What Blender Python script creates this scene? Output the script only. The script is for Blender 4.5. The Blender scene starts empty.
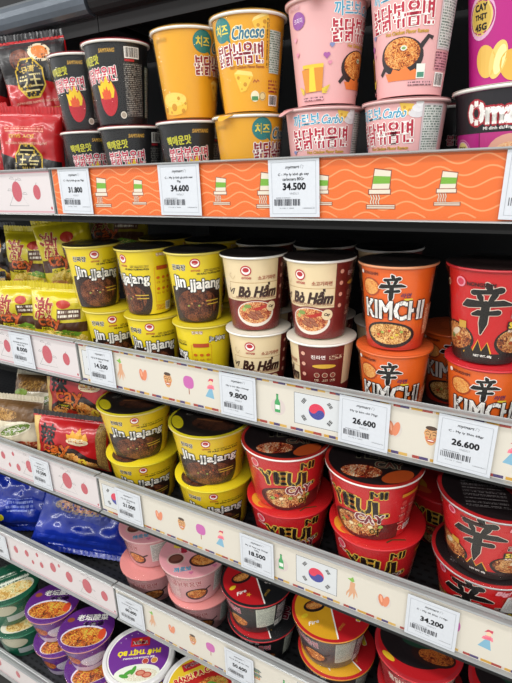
import bpy, bmesh, math, random
from mathutils import Vector, Matrix, noise
from mathutils.geometry import tessellate_polygon
random.seed(7)
sc = bpy.context.scene
COL = sc.collection
PI = math.pi

# ------------------------------------------------------------------ camera
FWD = Vector((-0.48244726, 0.81577897, -0.31898168))
RGT = Vector((0.86607003, 0.49873765, -0.03440144))
UPV = Vector((-0.1310242, 0.29285736, 0.94713633))
CAM = Vector((0, -0.6, 1.5))
cd = bpy.data.cameras.new('camera')
cd.sensor_fit = 'HORIZONTAL'; cd.sensor_width = 36; cd.lens = 514.94 / 512 * 36
cd.clip_start = 0.02
cam = bpy.data.objects.new('camera', cd); COL.objects.link(cam)
m3 = Matrix((RGT, UPV, -FWD)).transposed()
cam.matrix_world = Matrix.Translation(CAM) @ m3.to_4x4()
sc.camera = cam

# ------------------------------------------------------------------ world, lamps, exposure
w = bpy.data.worlds.new('world'); sc.world = w; w.use_nodes = True
w.node_tree.nodes['Background'].inputs[0].default_value = (0.93, 0.97, 1.0, 1)
w.node_tree.nodes['Background'].inputs[1].default_value = 0.75
def area(name, loc, target, sx, sy, power, col=(1, 0.98, 0.95)):
    l = bpy.data.lights.new(name, 'AREA'); l.shape = 'RECTANGLE'; l.size = sx; l.size_y = sy
    l.energy = power; l.color = col
    o = bpy.data.objects.new(name, l); COL.objects.link(o); o.location = loc
    o.rotation_euler = (Vector(target) - Vector(loc)).to_track_quat('-Z', 'Y').to_euler()
    return o
area('aisle_strip_lamp', (-7, -0.95, 3.0), (-7, -0.7, 0), 22, 0.22, 200)
area('aisle_strip_lamp_far', (-7, -2.6, 3.0), (-7, -1.9, 0), 22, 0.22, 380)
vs = sc.view_settings
vs.view_transform = 'Standard'; vs.look = 'None'; vs.gamma = 1; vs.use_curve_mapping = False
vs.exposure = -0.12

# ------------------------------------------------------------------ materials
def lin(c):
    if isinstance(c, str):
        c = [int(c[i:i + 2], 16) / 255 for i in (0, 2, 4)]
    return tuple(x / 12.92 if x <= 0.04045 else ((x + 0.055) / 1.055) ** 2.4 for x in c) + (1,)
MATS = {}
def mat(key, hexc=None, rough=0.4, metal=0.0, coat=0.0, var=0.0, bump=0.0, bscale=60):
    if key in MATS: return MATS[key]
    m = bpy.data.materials.new(key); m.use_nodes = True
    nt = m.node_tree; b = nt.nodes['Principled BSDF']
    c = lin(hexc or key)
    b.inputs['Base Color'].default_value = c
    b.inputs['Roughness'].default_value = rough
    b.inputs['Metallic'].default_value = metal
    b.inputs['Coat Weight'].default_value = coat
    b.inputs['Coat Roughness'].default_value = 0.12
    if var or bump:
        tc = nt.nodes.new('ShaderNodeTexCoord')
        n = nt.nodes.new('ShaderNodeTexNoise'); n.inputs['Scale'].default_value = bscale
        n.inputs['Detail'].default_value = 4
        nt.links.new(tc.outputs['Object'], n.inputs['Vector'])
        if var:
            r = nt.nodes.new('ShaderNodeValToRGB')
            r.color_ramp.elements[0].color = tuple(x * (1 - var) for x in c[:3]) + (1,)
            r.color_ramp.elements[1].color = tuple(min(1, x * (1 + var)) for x in c[:3]) + (1,)
            r.color_ramp.elements[0].position = 0.3; r.color_ramp.elements[1].position = 0.7
            nt.links.new(n.outputs['Fac'], r.inputs[0]); nt.links.new(r.outputs[0], b.inputs['Base Color'])
        if bump:
            bp = nt.nodes.new('ShaderNodeBump'); bp.inputs['Strength'].default_value = bump
            bp.inputs['Distance'].default_value = 0.002
            nt.links.new(n.outputs['Fac'], bp.inputs['Height']); nt.links.new(bp.outputs[0], b.inputs['Normal'])
            nt.links.new(bp.outputs[0], b.inputs['Coat Normal'])
    MATS[key] = m
    return m
def I(hexc):          # flat printing ink
    return mat('ink_' + hexc, hexc, 0.45, coat=0.15)
def uvnodes(nt):
    uv = nt.nodes.new('ShaderNodeUVMap'); uv.uv_map = 'uv'
    return uv
def food(key, stops, scale=260, stretch=3.0):
    """printed food photo: tangled strands in several colours"""
    key = 'food_' + key
    if key in MATS: return MATS[key]
    m = bpy.data.materials.new(key); m.use_nodes = True
    nt = m.node_tree; b = nt.nodes['Principled BSDF']; b.inputs['Roughness'].default_value = 0.45
    uv = uvnodes(nt)
    n = nt.nodes.new('ShaderNodeTexNoise'); n.inputs['Scale'].default_value = scale
    n.inputs['Detail'].default_value = 2; n.inputs['Distortion'].default_value = stretch
    n2 = nt.nodes.new('ShaderNodeTexNoise'); n2.inputs['Scale'].default_value = scale * 0.28
    mx = nt.nodes.new('ShaderNodeMath'); mx.operation = 'MULTIPLY_ADD'; mx.inputs[1].default_value = 0.6
    ml = nt.nodes.new('ShaderNodeMath'); ml.operation = 'MULTIPLY'; ml.inputs[1].default_value = 0.4
    r = nt.nodes.new('ShaderNodeValToRGB')
    while len(r.color_ramp.elements) < len(stops): r.color_ramp.elements.new(0.5)
    for i, h in enumerate(stops):
        r.color_ramp.elements[i].position = 0.40 + 0.25 * i / max(1, len(stops) - 1)
        r.color_ramp.elements[i].color = lin(h)
    nt.links.new(uv.outputs[0], n.inputs['Vector']); nt.links.new(uv.outputs[0], n2.inputs['Vector'])
    nt.links.new(n2.outputs['Fac'], ml.inputs[0])
    nt.links.new(n.outputs['Fac'], mx.inputs[0]); nt.links.new(ml.outputs[0], mx.inputs[2])
    nt.links.new(mx.outputs[0], r.inputs[0]); nt.links.new(r.outputs[0], b.inputs['Base Color'])
    MATS[key] = m
    return m
def micro(key, bg, fg, row=0.0026, vertical=False):
    """panel of tiny illegible print: rows of dashes"""
    key = 'smallprint_' + key
    if key in MATS: return MATS[key]
    m = bpy.data.materials.new(key); m.use_nodes = True
    nt = m.node_tree; b = nt.nodes['Principled BSDF']; b.inputs['Roughness'].default_value = 0.45
    uv = uvnodes(nt); sp = nt.nodes.new('ShaderNodeSeparateXYZ'); nt.links.new(uv.outputs[0], sp.inputs[0])
    a, c = ('Y', 'X') if vertical else ('X', 'Y')
    d = nt.nodes.new('ShaderNodeMath'); d.operation = 'DIVIDE'; d.inputs[1].default_value = row
    fr = nt.nodes.new('ShaderNodeMath'); fr.operation = 'FRACT'
    fl = nt.nodes.new('ShaderNodeMath'); fl.operation = 'FLOOR'
    gt = nt.nodes.new('ShaderNodeMath'); gt.operation = 'GREATER_THAN'; gt.inputs[1].default_value = 0.42
    nt.links.new(sp.outputs[c], d.inputs[0]); nt.links.new(d.outputs[0], fr.inputs[0]); nt.links.new(d.outputs[0], fl.inputs[0])
    nt.links.new(fr.outputs[0], gt.inputs[0])
    cb = nt.nodes.new('ShaderNodeCombineXYZ')
    s2 = nt.nodes.new('ShaderNodeMath'); s2.operation = 'MULTIPLY'; s2.inputs[1].default_value = 700
    s3 = nt.nodes.new('ShaderNodeMath'); s3.operation = 'MULTIPLY'; s3.inputs[1].default_value = 7.3
    nt.links.new(sp.outputs[a], s2.inputs[0]); nt.links.new(s2.outputs[0], cb.inputs[0])
    nt.links.new(fl.outputs[0], s3.inputs[0]); nt.links.new(s3.outputs[0], cb.inputs[1])
    n = nt.nodes.new('ShaderNodeTexNoise'); n.inputs['Scale'].default_value = 1; n.inputs['Detail'].default_value = 1
    nt.links.new(cb.outputs[0], n.inputs['Vector'])
    g2 = nt.nodes.new('ShaderNodeMath'); g2.operation = 'GREATER_THAN'; g2.inputs[1].default_value = 0.46
    nt.links.new(n.outputs['Fac'], g2.inputs[0])
    mu = nt.nodes.new('ShaderNodeMath'); mu.operation = 'MULTIPLY'
    nt.links.new(gt.outputs[0], mu.inputs[0]); nt.links.new(g2.outputs[0], mu.inputs[1])
    mx = nt.nodes.new('ShaderNodeMix'); mx.data_type = 'RGBA'
    mx.inputs[6].default_value = lin(bg); mx.inputs[7].default_value = lin(fg)
    nt.links.new(mu.outputs[0], mx.inputs[0]); nt.links.new(mx.outputs[2], b.inputs['Base Color'])
    MATS[key] = m
    return m
def film(key='clear_film', base=0.05, rough=0.1, bump=0.5, scale=55, tint=(1, 1, 1)):
    if key in MATS: return MATS[key]
    m = bpy.data.materials.new(key); m.use_nodes = True
    nt = m.node_tree; nt.nodes.clear()
    out = nt.nodes.new('ShaderNodeOutputMaterial')
    tr = nt.nodes.new('ShaderNodeBsdfTransparent'); tr.inputs[0].default_value = tint + (1,)
    gl = nt.nodes.new('ShaderNodeBsdfGlossy'); gl.inputs['Roughness'].default_value = rough
    fr = nt.nodes.new('ShaderNodeLayerWeight'); fr.inputs['Blend'].default_value = 0.5
    pw = nt.nodes.new('ShaderNodeMath'); pw.operation = 'POWER'; pw.inputs[1].default_value = 4
    ad = nt.nodes.new('ShaderNodeMath'); ad.operation = 'MULTIPLY_ADD'; ad.inputs[1].default_value = 0.5; ad.inputs[2].default_value = base
    mx = nt.nodes.new('ShaderNodeMixShader')
    if bump:
        tc = nt.nodes.new('ShaderNodeTexCoord')
        n = nt.nodes.new('ShaderNodeTexNoise'); n.inputs['Scale'].default_value = scale
        n.inputs['Detail'].default_value = 3; n.inputs['Distortion'].default_value = 1.5
        bp = nt.nodes.new('ShaderNodeBump'); bp.inputs['Strength'].default_value = bump; bp.inputs['Distance'].default_value = 0.004
        nt.links.new(tc.outputs['Object'], n.inputs['Vector']); nt.links.new(n.outputs['Fac'], bp.inputs['Height'])
        nt.links.new(bp.outputs[0], gl.inputs['Normal']); nt.links.new(bp.outputs[0], fr.inputs['Normal'])
    nt.links.new(fr.outputs['Facing'], pw.inputs[0]); nt.links.new(pw.outputs[0], ad.inputs[0]); nt.links.new(ad.outputs[0], mx.inputs[0])
    nt.links.new(tr.outputs[0], mx.inputs[1]); nt.links.new(gl.outputs[0], mx.inputs[2])
    nt.links.new(mx.outputs[0], out.inputs[0])
    MATS[key] = m
    return m

# ------------------------------------------------------------------ object helpers
def link(name, data, parent=None, loc=None, rot=None):
    o = bpy.data.objects.new(name, data); COL.objects.link(o)
    if parent: o.parent = parent
    if loc is not None: o.location = loc
    if rot is not None: o.rotation_euler = rot
    return o
def tag(o, label, cat, group=None):
    o['label'] = label; o['category'] = cat
    if group: o['group'] = group
    return o
def mesh(name, verts, faces, mats, idx=None, smooth=False, uvs=None):
    me = bpy.data.meshes.new(name); me.from_pydata([tuple(v) for v in verts], [], faces)
    for m in (mats if isinstance(mats, list) else [mats]): me.materials.append(m)
    if idx: me.polygons.foreach_set('material_index', idx)
    if smooth: me.polygons.foreach_set('use_smooth', [True] * len(me.polygons))
    if uvs is not None:
        ul = me.uv_layers.new(name='uv')
        ul.data.foreach_set('uv', [c for l in me.loops for c in uvs[l.vertex_index]])
    me.update()
    return me
def boxes(name, bl, m, bevel=0.0):
    bm = bmesh.new()
    for (x0, x1, y0, y1, z0, z1) in bl:
        r = bmesh.ops.create_cube(bm, size=1)
        bmesh.ops.scale(bm, vec=(x1 - x0, y1 - y0, z1 - z0), verts=r['verts'])
        bmesh.ops.translate(bm, vec=((x0 + x1) / 2, (y0 + y1) / 2, (z0 + z1) / 2), verts=r['verts'])
    if bevel: bmesh.ops.bevel(bm, geom=bm.edges[:], offset=bevel, segments=2, affect='EDGES')
    me = bpy.data.meshes.new(name); bm.to_mesh(me); bm.free(); me.materials.append(m)
    return me
def revolve(name, prof, m, seg=80, jitter=0.0, smooth=True, seed=0):
    vs_, fs = [], []
    n = len(prof)
    for i in range(seg):
        a = 2 * PI * i / seg
        for (r, z) in prof:
            rr = r
            if jitter: rr += jitter * noise.noise(Vector((math.cos(a) * 3 + seed, math.sin(a) * 3, z * 45)))
            vs_.append((rr * math.sin(a), -rr * math.cos(a), z))
    for i in range(seg):
        j = (i + 1) % seg
        for k in range(n - 1):
            fs.append((i * n + k, j * n + k, j * n + k + 1, i * n + k + 1))
    for k in (0, n - 1):      # close flat ends
        if prof[k][0] > 1e-6:
            ring = [i * n + k for i in range(seg)]
            fs.append(tuple(reversed(ring)) if k == 0 else tuple(ring))
    me = mesh(name, vs_, fs, m, smooth=smooth)
    if smooth:
        try: me.set_sharp_from_angle(angle=math.radians(40))
        except Exception: pass
    return me

# ------------------------------------------------------------------ printing: flat shapes wrapped on a surface
TXT = {}
def text_geo(s, shear=0.0, res=2):
    k = (s, shear, res)
    if k in TXT: return TXT[k]
    cu = bpy.data.curves.new('t', 'FONT'); cu.body = s; cu.size = 1; cu.shear = shear; cu.resolution_u = res
    cu.fill_mode = 'FRONT'; cu.align_x = 'CENTER'
    o = bpy.data.objects.new('t', cu); COL.objects.link(o)
    bpy.context.view_layer.update()
    dg = bpy.context.evaluated_depsgraph_get()
    me = bpy.data.meshes.new_from_object(o.evaluated_get(dg))
    v = [(p.co.x, p.co.y) for p in me.vertices]; f = [tuple(p.vertices) for p in me.polygons]
    bpy.data.objects.remove(o); bpy.data.curves.remove(cu); bpy.data.meshes.remove(me)
    if not v: v = [(0, 0), (1, 0), (1, 1)]; f = []
    x0 = min(p[0] for p in v); x1 = max(p[0] for p in v); y0 = min(p[1] for p in v); y1 = max(p[1] for p in v)
    v = [((p[0] - (x0 + x1) / 2) / (x1 - x0), (p[1] - (y0 + y1) / 2) / (y1 - y0)) for p in v]
    TXT[k] = (v, f, (x1 - x0) / (y1 - y0))
    return TXT[k]
MM = 0.001
class Pr:
    """all coordinates in millimetres"""
    def __init__(s): s.it = []; s.lv = 0
    def raw(s, v, f, m): s.it.append((v, f, m, s.lv)); s.lv += 1; return s
    def poly(s, pts, m):
        t = tessellate_polygon([[Vector((p[0], p[1], 0)) for p in pts]])
        return s.raw([tuple(p) for p in pts], [tuple(x) for x in t], m)
    def rect(s, x0, y0, x1, y1, m): return s.raw([(x0, y0), (x1, y0), (x1, y1), (x0, y1)], [(0, 1, 2, 3)], m)
    def ell(s, cx, cy, rx, ry, m, rot=0, n=26, a0=0, a1=2 * PI):
        c, d = math.cos(rot), math.sin(rot); p = []
        full = abs(a1 - a0 - 2 * PI) < 1e-6
        for i in range(n if full else n + 1):
            a = a0 + (a1 - a0) * i / n
            x, y = rx * math.cos(a), ry * math.sin(a)
            p.append((cx + x * c - y * d, cy + x * d + y * c))
        return s.poly(p, m)
    def ring(s, cx, cy, r0, r1, m, n=32):
        v, f = [], []
        for i in range(n):
            a = 2 * PI * i / n
            v += [(cx + r0 * math.cos(a), cy + r0 * math.sin(a)), (cx + r1 * math.cos(a), cy + r1 * math.sin(a))]
        for i in range(n):
            j = (i + 1) % n
            f.append((2 * i, 2 * i + 1, 2 * j + 1, 2 * j))
        return s.raw(v, f, m)
    def line(s, pts, wd, m):
        """polyline with one width or a width per point"""
        n = len(pts); ws = wd if isinstance(wd, (list, tuple)) else [wd] * n
        v, f = [], []
        for i, p in enumerate(pts):
            a = pts[max(0, i - 1)]; b = pts[min(n - 1, i + 1)]
            dx, dy = b[0] - a[0], b[1] - a[1]; l = math.hypot(dx, dy) or 1
            v += [(p[0] - dy / l * ws[i] / 2, p[1] + dx / l * ws[i] / 2), (p[0] + dy / l * ws[i] / 2, p[1] - dx / l * ws[i] / 2)]
        for i in range(n - 1): f.append((2 * i, 2 * i + 1, 2 * i + 3, 2 * i + 2))
        return s.raw(v, f, m)
    def frame(s, x0, y0, x1, y1, wd, m):
        s.rect(x0, y0, x1, y0 + wd, m); s.rect(x0, y1 - wd, x1, y1, m); s.rect(x0, y0, x0 + wd, y1, m); return s.rect(x1 - wd, y0, x1, y1, m)
    def text(s, t, cx, cy, wd, ht, m, out=None, bold=0.0, ow=0.8, shear=0.0, rot=0.0, arc=0.0, res=2):
        v, f, asp = text_geo(t, shear, res)
        if wd is None: wd = ht * asp
        if ht is None: ht = wd / asp
        if any(ord(q) > 0x2e80 for q in t): bold = min(bold, .034 * ht); ow = min(ow, .034 * ht)
        c, d = math.cos(rot), math.sin(rot)
        base = []
        for p in v:
            x, y = p[0] * wd, p[1] * ht
            if arc: y += arc * (1 - (2 * p[0]) ** 2)
            base.append((cx + x * c - y * d, cy + x * d + y * c))
        def copies(r, k):
            V, F = list(base), list(f)
            for i in range(k):
                a = 2 * PI * (i + 0.5) / k; n = len(V)
                V += [(p[0] + r * math.cos(a), p[1] + r * math.sin(a)) for p in base]
                F += [tuple(j + n for j in q) for q in f]
            return V, F
        if out: s.raw(*copies(bold + ow, 8), out)
        if bold: s.raw(*copies(bold, 4), m)
        else: s.raw(base, f, m)
        return s
    def barcode(s, x0, y0, x1, y1, fg, n=16, seed=1):
        rnd = random.Random(seed); x = x0; st = (x1 - x0) / n; L = s.lv
        for i in range(n):
            s.lv = L
            wd = st * rnd.choice((0.35, 0.5, 0.75)); s.rect(x, y0, x + wd, y1, fg); x += st
        return s
    def build(s, name, mapf, step=6, stepy=None, off=0.25, eps=0.02):
        V, F, IX, UV, mats = [], [], [], [], []
        for (v, f, m, k) in s.it:
            if not f: continue
            if m not in mats: mats.append(m)
            mi = mats.index(m)
            bm = bmesh.new()
            bv = [bm.verts.new((p[0], p[1], 0)) for p in v]
            for q in f:
                try: bm.faces.new([bv[i] for i in q])
                except ValueError: pass
            for ax, st in ((0, step), (1, stepy)):
                if not st: continue
                lo = min(p[ax] for p in v); hi = max(p[ax] for p in v)
                x = math.floor(lo / st) * st + st
                while x < hi:
                    bmesh.ops.bisect_plane(bm, geom=bm.verts[:] + bm.edges[:] + bm.faces[:], dist=1e-4,
                                           plane_co=(x, 0, 0) if ax == 0 else (0, x, 0), plane_no=(1, 0, 0) if ax == 0 else (0, 1, 0))
                    x += st
            bm.normal_update(); bm.verts.index_update(); n0 = len(V)
            o = (off + k * eps) * MM
            for p in bm.verts:
                V.append(mapf(p.co.x * MM, p.co.y * MM, o)); UV.append((p.co.x * MM, p.co.y * MM))
            for q in bm.faces:
                ids = [n0 + x.index for x in q.verts]
                if q.normal.z < 0: ids.reverse()
                F.append(tuple(ids)); IX.append(mi)
            bm.free()
        return mesh(name, V, F, mats, IX, uvs=UV)

def brush_xin(P, cx, cy, sz, m, out, ow):
    """brush-written character on the red cups"""
    S = [([(0.0, .5), (.04, .45), (.08, .37)], [.05, .11, .07]),
         ([(-.28, .31), (-.1, .33), (.1, .345), (.3, .38)], [.10, .08, .08, .12]),
         ([(-.17, .29), (-.12, .22), (-.08, .15)], [.06, .10, .05]),
         ([(.19, .30), (.14, .22), (.08, .14)], [.10, .09, .05]),
         ([(-.52, .03), (-.42, .08), (0, .10), (.38, .13), (.56, .10)], [.05, .15, .10, .11, .05]),
         ([(-.28, -.13), (-.15, -.09), (.1, -.08), (.3, -.06)], [.05, .11, .08, .10]),
         ([(.01, .1), (.0, -.1), (-.02, -.3), (-.06, -.52)], [.13, .13, .14, .03])]
    for extra, mm in ((ow, out), (0, m)):
        for pts, ws in S:
            q = [(cx + p[0] * sz * .88, cy + p[1] * sz * 1.15) for p in pts]
            P.line(q, [1.3 * x * sz + 2 * extra for x in ws], mm)
            for p, x in ((q[0], ws[0]), (q[-1], ws[-1])): P.ell(p[0], p[1], .62 * x * sz + extra, .62 * x * sz + extra, mm, n=8)
def conemap(R0, R1, H):
    Rm = (R0 + R1) / 2
    def f(x, y, o):
        a = x / Rm; r = R0 + (R1 - R0) * y / H + o
        return (r * math.sin(a), -r * math.cos(a), y)
    return f
def flatmap(z):
    return lambda x, y, o: (x, y, z + o)
W = I('f2efe8'); K = I('0f0c0b'); RED = I('c01822'); GOLD = I('c79a3a')

# ------------------------------------------------------------------ the place: floor, wall, two shelving bays
JOINT = -0.735
DECK = {0: 1.762, 1: 1.455, 2: 1.153, 3: 0.857, 4: 0.585, 5: 0.300}
RAIL = {1: (1.439, 1.509), 2: (1.137, 1.211), 3: (0.8496, 0.9294), 4: (0.5697, 0.6553), 5: (0.250, 0.318)}
FRONT = {0: 0.14, 1: 0.0, 2: 0.0, 3: 0.0, 4: 0.0, 5: -0.075}
BACK = 0.44
XL, XR = -1.95, 0.52
steel = mat('black_steel', '1d1d1f', 0.55, 0.2, var=0.25, bump=0.05, bscale=90)
backm = mat('back_panel_dark', '161617', 0.7, 0.1, var=0.3, bscale=14)
greym = mat('brushed_grey_metal', '596068', 0.3, 0.6, var=0.12, bscale=20)
plas = mat('frosted_rail_plastic', '8b8d8c', 0.3, coat=0.3, var=0.05, bscale=40)
fl = link('floor', boxes('floor', [(-4, 3, -4, 0.5, -0.03, 0)], mat('floor_tile', 'bdb8ae', 0.3, var=0.06, bscale=3))); fl['kind'] = 'structure'
wl = link('wall_back', boxes('wall_back', [(-4, 3, 0.5, 0.55, 0, 3.2)], mat('wall_paint', 'cfcbc4', 0.8, var=0.04, bscale=4))); wl['kind'] = 'structure'

def deck_mat():
    m = bpy.data.materials.new('perforated_deck'); m.use_nodes = True; nt = m.node_tree; b = nt.nodes['Principled BSDF']
    tc = nt.nodes.new('ShaderNodeTexCoord'); mp = nt.nodes.new('ShaderNodeMapping'); mp.inputs['Scale'].default_value = (1, 1, 1)
    br = nt.nodes.new('ShaderNodeTexBrick'); br.inputs['Scale'].default_value = 1
    br.inputs['Brick Width'].default_value = 0.018; br.inputs['Row Height'].default_value = 0.0135; br.inputs['Mortar Size'].default_value = 0.0048
    br.inputs['Color1'].default_value = lin('0a0a0b'); br.inputs['Color2'].default_value = lin('0c0c0d'); br.inputs['Mortar'].default_value = lin('2b2c2f')
    nt.links.new(tc.outputs['Object'], mp.inputs[0]); nt.links.new(mp.outputs[0], br.inputs['Vector']); nt.links.new(br.outputs[0], b.inputs['Base Color'])
    b.inputs['Roughness'].default_value = 0.5; b.inputs['Metallic'].default_value = 0.2
    return m
DM = deck_mat()

def rail_channel(x0, x1, z0, z1, y0):
    # section of the clip-on price channel, extruded along x
    sec = [(0.0015, z0), (-0.0055, z0 - 0.0004), (-0.006, z0 - 0.0018), (0.004, z0 - 0.003), (0.006, z1 - 0.006), (0.0145, z1 - 0.005), (0.0145, z1 + 0.0005), (0.0125, z1 + 0.0015),
           (0.011, z1), (0.009, z1 + 0.002), (0.0065, z1 + 0.001), (0.002, z1 + 0.0028), (-0.0035, z1 + 0.0028), (-0.0055, z1 + 0.001), (-0.0025, z1 - 0.0003), (0.0015, z1)]
    n = len(sec); v = [(x, y0 + s[0], s[1]) for x in (x0, x1) for s in sec]
    f = [(i, i + n, (i + 1) % n + n, (i + 1) % n) for i in range(n)] + [tuple(range(n)), tuple(reversed(range(n, 2 * n)))]
    return mesh('price_rail', v, f, plas)

def ico_cup(P, x, y, k):
    P.lv = 3
    ol, cr, gr = I('8a4a32'), I('d8cfbc'), I('6fa533')
    P.poly([(x - 9 * k, y), (x + 8.5 * k, y), (x + 9.5 * k, y + 17 * k), (x - 6.5 * k, y + 19 * k)], ol)
    P.poly([(x - 8 * k, y + 1 * k), (x + 7.5 * k, y + 1 * k), (x + 8.6 * k, y + 16 * k), (x - 5.8 * k, y + 18 * k)], cr)
    P.poly([(x - 7.5 * k, y + 5.5 * k), (x + 7.8 * k, y + 5.5 * k), (x + 8.4 * k, y + 11.5 * k), (x - 6.6 * k, y + 12.3 * k)], gr)
    P.rect(x - 11.5 * k, y - 4 * k, x + 9.5 * k, y + 1.2 * k, ol); P.rect(x - 10.5 * k, y - 3 * k, x + 8.5 * k, y + 0.4 * k, cr)
    for i in range(4):
        xx = x - 9 * k + i * 2.4 * k
        P.line([(xx, y - 4 * k), (xx + 1.2 * k, y - 7 * k), (xx, y - 10 * k), (xx + 1 * k, y - 13 * k)], 1.5 * k, ol)
        P.line([(xx, y - 4 * k), (xx + 1.2 * k, y - 7 * k), (xx, y - 10 * k), (xx + 1 * k, y - 13 * k)], 0.8 * k, cr)
    P.rect(x - 13 * k, y - 16.5 * k, x + 14 * k, y - 12.3 * k, ol); P.rect(x - 12.2 * k, y - 15.8 * k, x + 13.2 * k, y - 14.8 * k, cr); P.rect(x - 12.2 * k, y - 14.0 * k, x + 13.2 * k, y - 13 * k, cr)
def ico_flag(P, x0, y0, w, h):
    P.lv = 3
    P.rect(x0, y0, x0 + w, y0 + h, I('4c4c52')); P.rect(x0 + .7, y0 + .7, x0 + w - .7, y0 + h - .7, I('cdd0d2'))
    cx, cy, r = x0 + w / 2, y0 + h / 2, h * 0.25
    rd, bl = I('d23350'), I('3a418f'); t = -0.45
    c, s = math.cos(t), math.sin(t)
    P.ell(cx, cy, r, r, bl)
    P.ell(cx, cy, r, r, rd, rot=t, a0=0, a1=PI)
    P.ell(cx - c * r / 2, cy - s * r / 2, r / 2, r / 2, rd); P.ell(cx + c * r / 2, cy + s * r / 2, r / 2, r / 2, bl)
    for sx, sy, br in ((-1, 1, (0, 0, 0)), (1, 1, (1, 0, 1)), (-1, -1, (0, 1, 0)), (1, -1, (1, 1, 1))):
        a = math.atan2(sy * h * .3, sx * w * .3); bx, by = cx + sx * w * .28, cy + sy * h * .27
        for i in (-1, 0, 1):
            ox, oy = bx + math.cos(a) * i * 1.9, by + math.sin(a) * i * 1.9
            px, py = -math.sin(a) * 4.2, math.cos(a) * 4.2
            if br[i + 1]:
                P.line([(ox - px, oy - py), (ox - px * .12, oy - py * .12)], 1.2, K); P.line([(ox + px * .12, oy + py * .12), (ox + px, oy + py)], 1.2, K)
            else: P.line([(ox - px, oy - py), (ox + px, oy + py)], 1.2, K)
def ico_ginseng(Q, x, y):
    P = Pr(); x0, y0 = x, y; x = y = 0
    c = I('d09c78')
    P.line([(x + 1, y + 10), (x, y), (x - 1, y - 6), (x - 4, y - 15)], [6, 6.5, 4, .8], c); P.line([(x + 1, y), (x + 3, y - 7), (x + 2.5, y - 15)], [4, 3, .7], c)
    P.line([(x - 1, y), (x - 6, y - 8), (x - 7, y - 13)], [3, 2, .6], c); P.line([(x + 2, y + 2), (x + 6, y - 6), (x + 7, y - 11)], [3, 1.6, .6], c)
    P.poly([(x, y + 10), (x - 6, y + 14), (x - 2, y + 15), (x + 1, y + 18), (x + 3, y + 12)], I('7db24a'))
    Q.lv = 3
    for v, f, m, k in P.it: Q.raw([(x0 + p[0] * 1.25, y0 + p[1] * 1.25) for p in v], f, m)
def ico_hearts(P, x, y):
    P.lv = 3
    P.ell(x, y - 1, 11, 12, I('ccc4bb'))
    P.ell(x - 3.6, y, 4.4, 10.5, I('cf7a54'), rot=.18); P.ell(x + 3.6, y, 4.4, 10.5, I('d8825e'), rot=-.22)
    P.ell(x - 3.8, y + 2, 1.6, 6, I('eda585'), rot=.18)
def ico_mask(P, x, y):
    P.lv = 3
    P.poly([(x + 9 * math.sin(a) * (1 if math.cos(a) > 0 else .85 + .1 * math.cos(a)), y + 13 * math.cos(a)) for a in [i * PI / 12 for i in range(24)]], I('d29c66'))
    br = I('4a3428')
    P.ell(x, y + 11, 7, 3, br)
    for s in (-1, 1):
        P.line([(x + s * 1.5, y + 5), (x + s * 4, y + 7), (x + s * 7, y + 4.5)], .9, br); P.line([(x + s * 2, y + 2.5), (x + s * 6, y + 2)], .9, br)
        P.ell(x + s * 5, y - 3, 1.6, 1.6, I('cf6d4c'))
    P.line([(x, y + 4), (x - 1.4, y - 2.5), (x + 1.4, y - 2.5)], .8, br); P.ell(x, y - 6.5, 5, 2.2, I('b03a34')); P.ell(x, y - 6.2, 4, .8, W)
def ico_fan(P, x, y):
    P.lv = 3
    P.line([(x, y + 2), (x, y - 17)], 1.7, I('9c5a3c'))
    P.poly([(x + 10.5 * math.copysign(abs(math.sin(a)) ** .75, math.sin(a)), y + 4 + 11 * math.copysign(abs(math.cos(a)) ** .8, math.cos(a))) for a in [i * PI / 14 for i in range(28)]], I('bf62a6'))
    for i in (-2, -1, 0, 1, 2): P.line([(x, y - 6), (x + i * 3.4, y + 10)], .5, I('c45fa8'))
def ico_lady(P, x, y):
    P.lv = 3
    P.poly([(x - 1, y), (x + 5, y + 1), (x + 8, y - 16), (x - 9, y - 14)], I('7aacc4')); P.poly([(x - 3, y), (x + 8, y + 1), (x + 5.5, y + 8), (x - 1.5, y + 7)], I('e0667c'))
    for s, yy in ((-1, 4), (1, 6)): P.line([(x + 2, y + 6), (x + 2 + s * 5, y + yy), (x + 2 + s * 6, y)], 2.4, I('e77c8e'))
    P.ell(x + 3, y + 11, 3.2, 3.6, I('f0c7a6')); P.poly([(x - 3, y + 12), (x + 1, y + 18), (x + 8, y + 18), (x + 7, y + 13), (x + 3, y + 15)], I('c9405a'))
def ico_pagoda(P, x, y):
    P.lv = 3
    t, d, g = I('6d7472'), I('c9814d'), I('4f8a5c')
    for yy, ww in ((2, 13), (-9, 14)):
        P.poly([(x - ww, yy + y + 3), (x - ww * .7, y + yy + 1.5), (x + ww * .7, y + yy + 1.5), (x + ww, y + yy + 3), (x + ww * .55, y + yy + 7), (x - ww * .55, y + yy + 7)], t)
        P.rect(x - ww * .6, y + yy - 2.5, x + ww * .6, y + yy + 1.5, g)
        for i in range(4): P.rect(x - 8 + i * 5, y + yy - 6 if yy < 0 else y + yy - 3, x - 6 + i * 5, y + yy, d)
    P.rect(x - 9, y - 16, x + 9, y - 13, d)
def ico_bottle(P, x, y):
    P.lv = 3
    g = I('3f9a5a')
    P.ell(x + 1, y - 5, 12, 13, I('cdc0bb'))
    P.poly([(x - 4.5, y - 14), (x + 4.5, y - 14), (x + 4.5, y + 2), (x + 1.8, y + 8), (x + 1.6, y + 14), (x - 1.6, y + 14), (x - 1.8, y + 8), (x - 4.5, y + 2)], g)
    P.rect(x - 3.6, y - 9, x + 3.6, y - 2, I('dfe8dc')); P.rect(x - 1.8, y + 13.4, x + 1.8, y + 15.5, I('2d7a45'))
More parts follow.
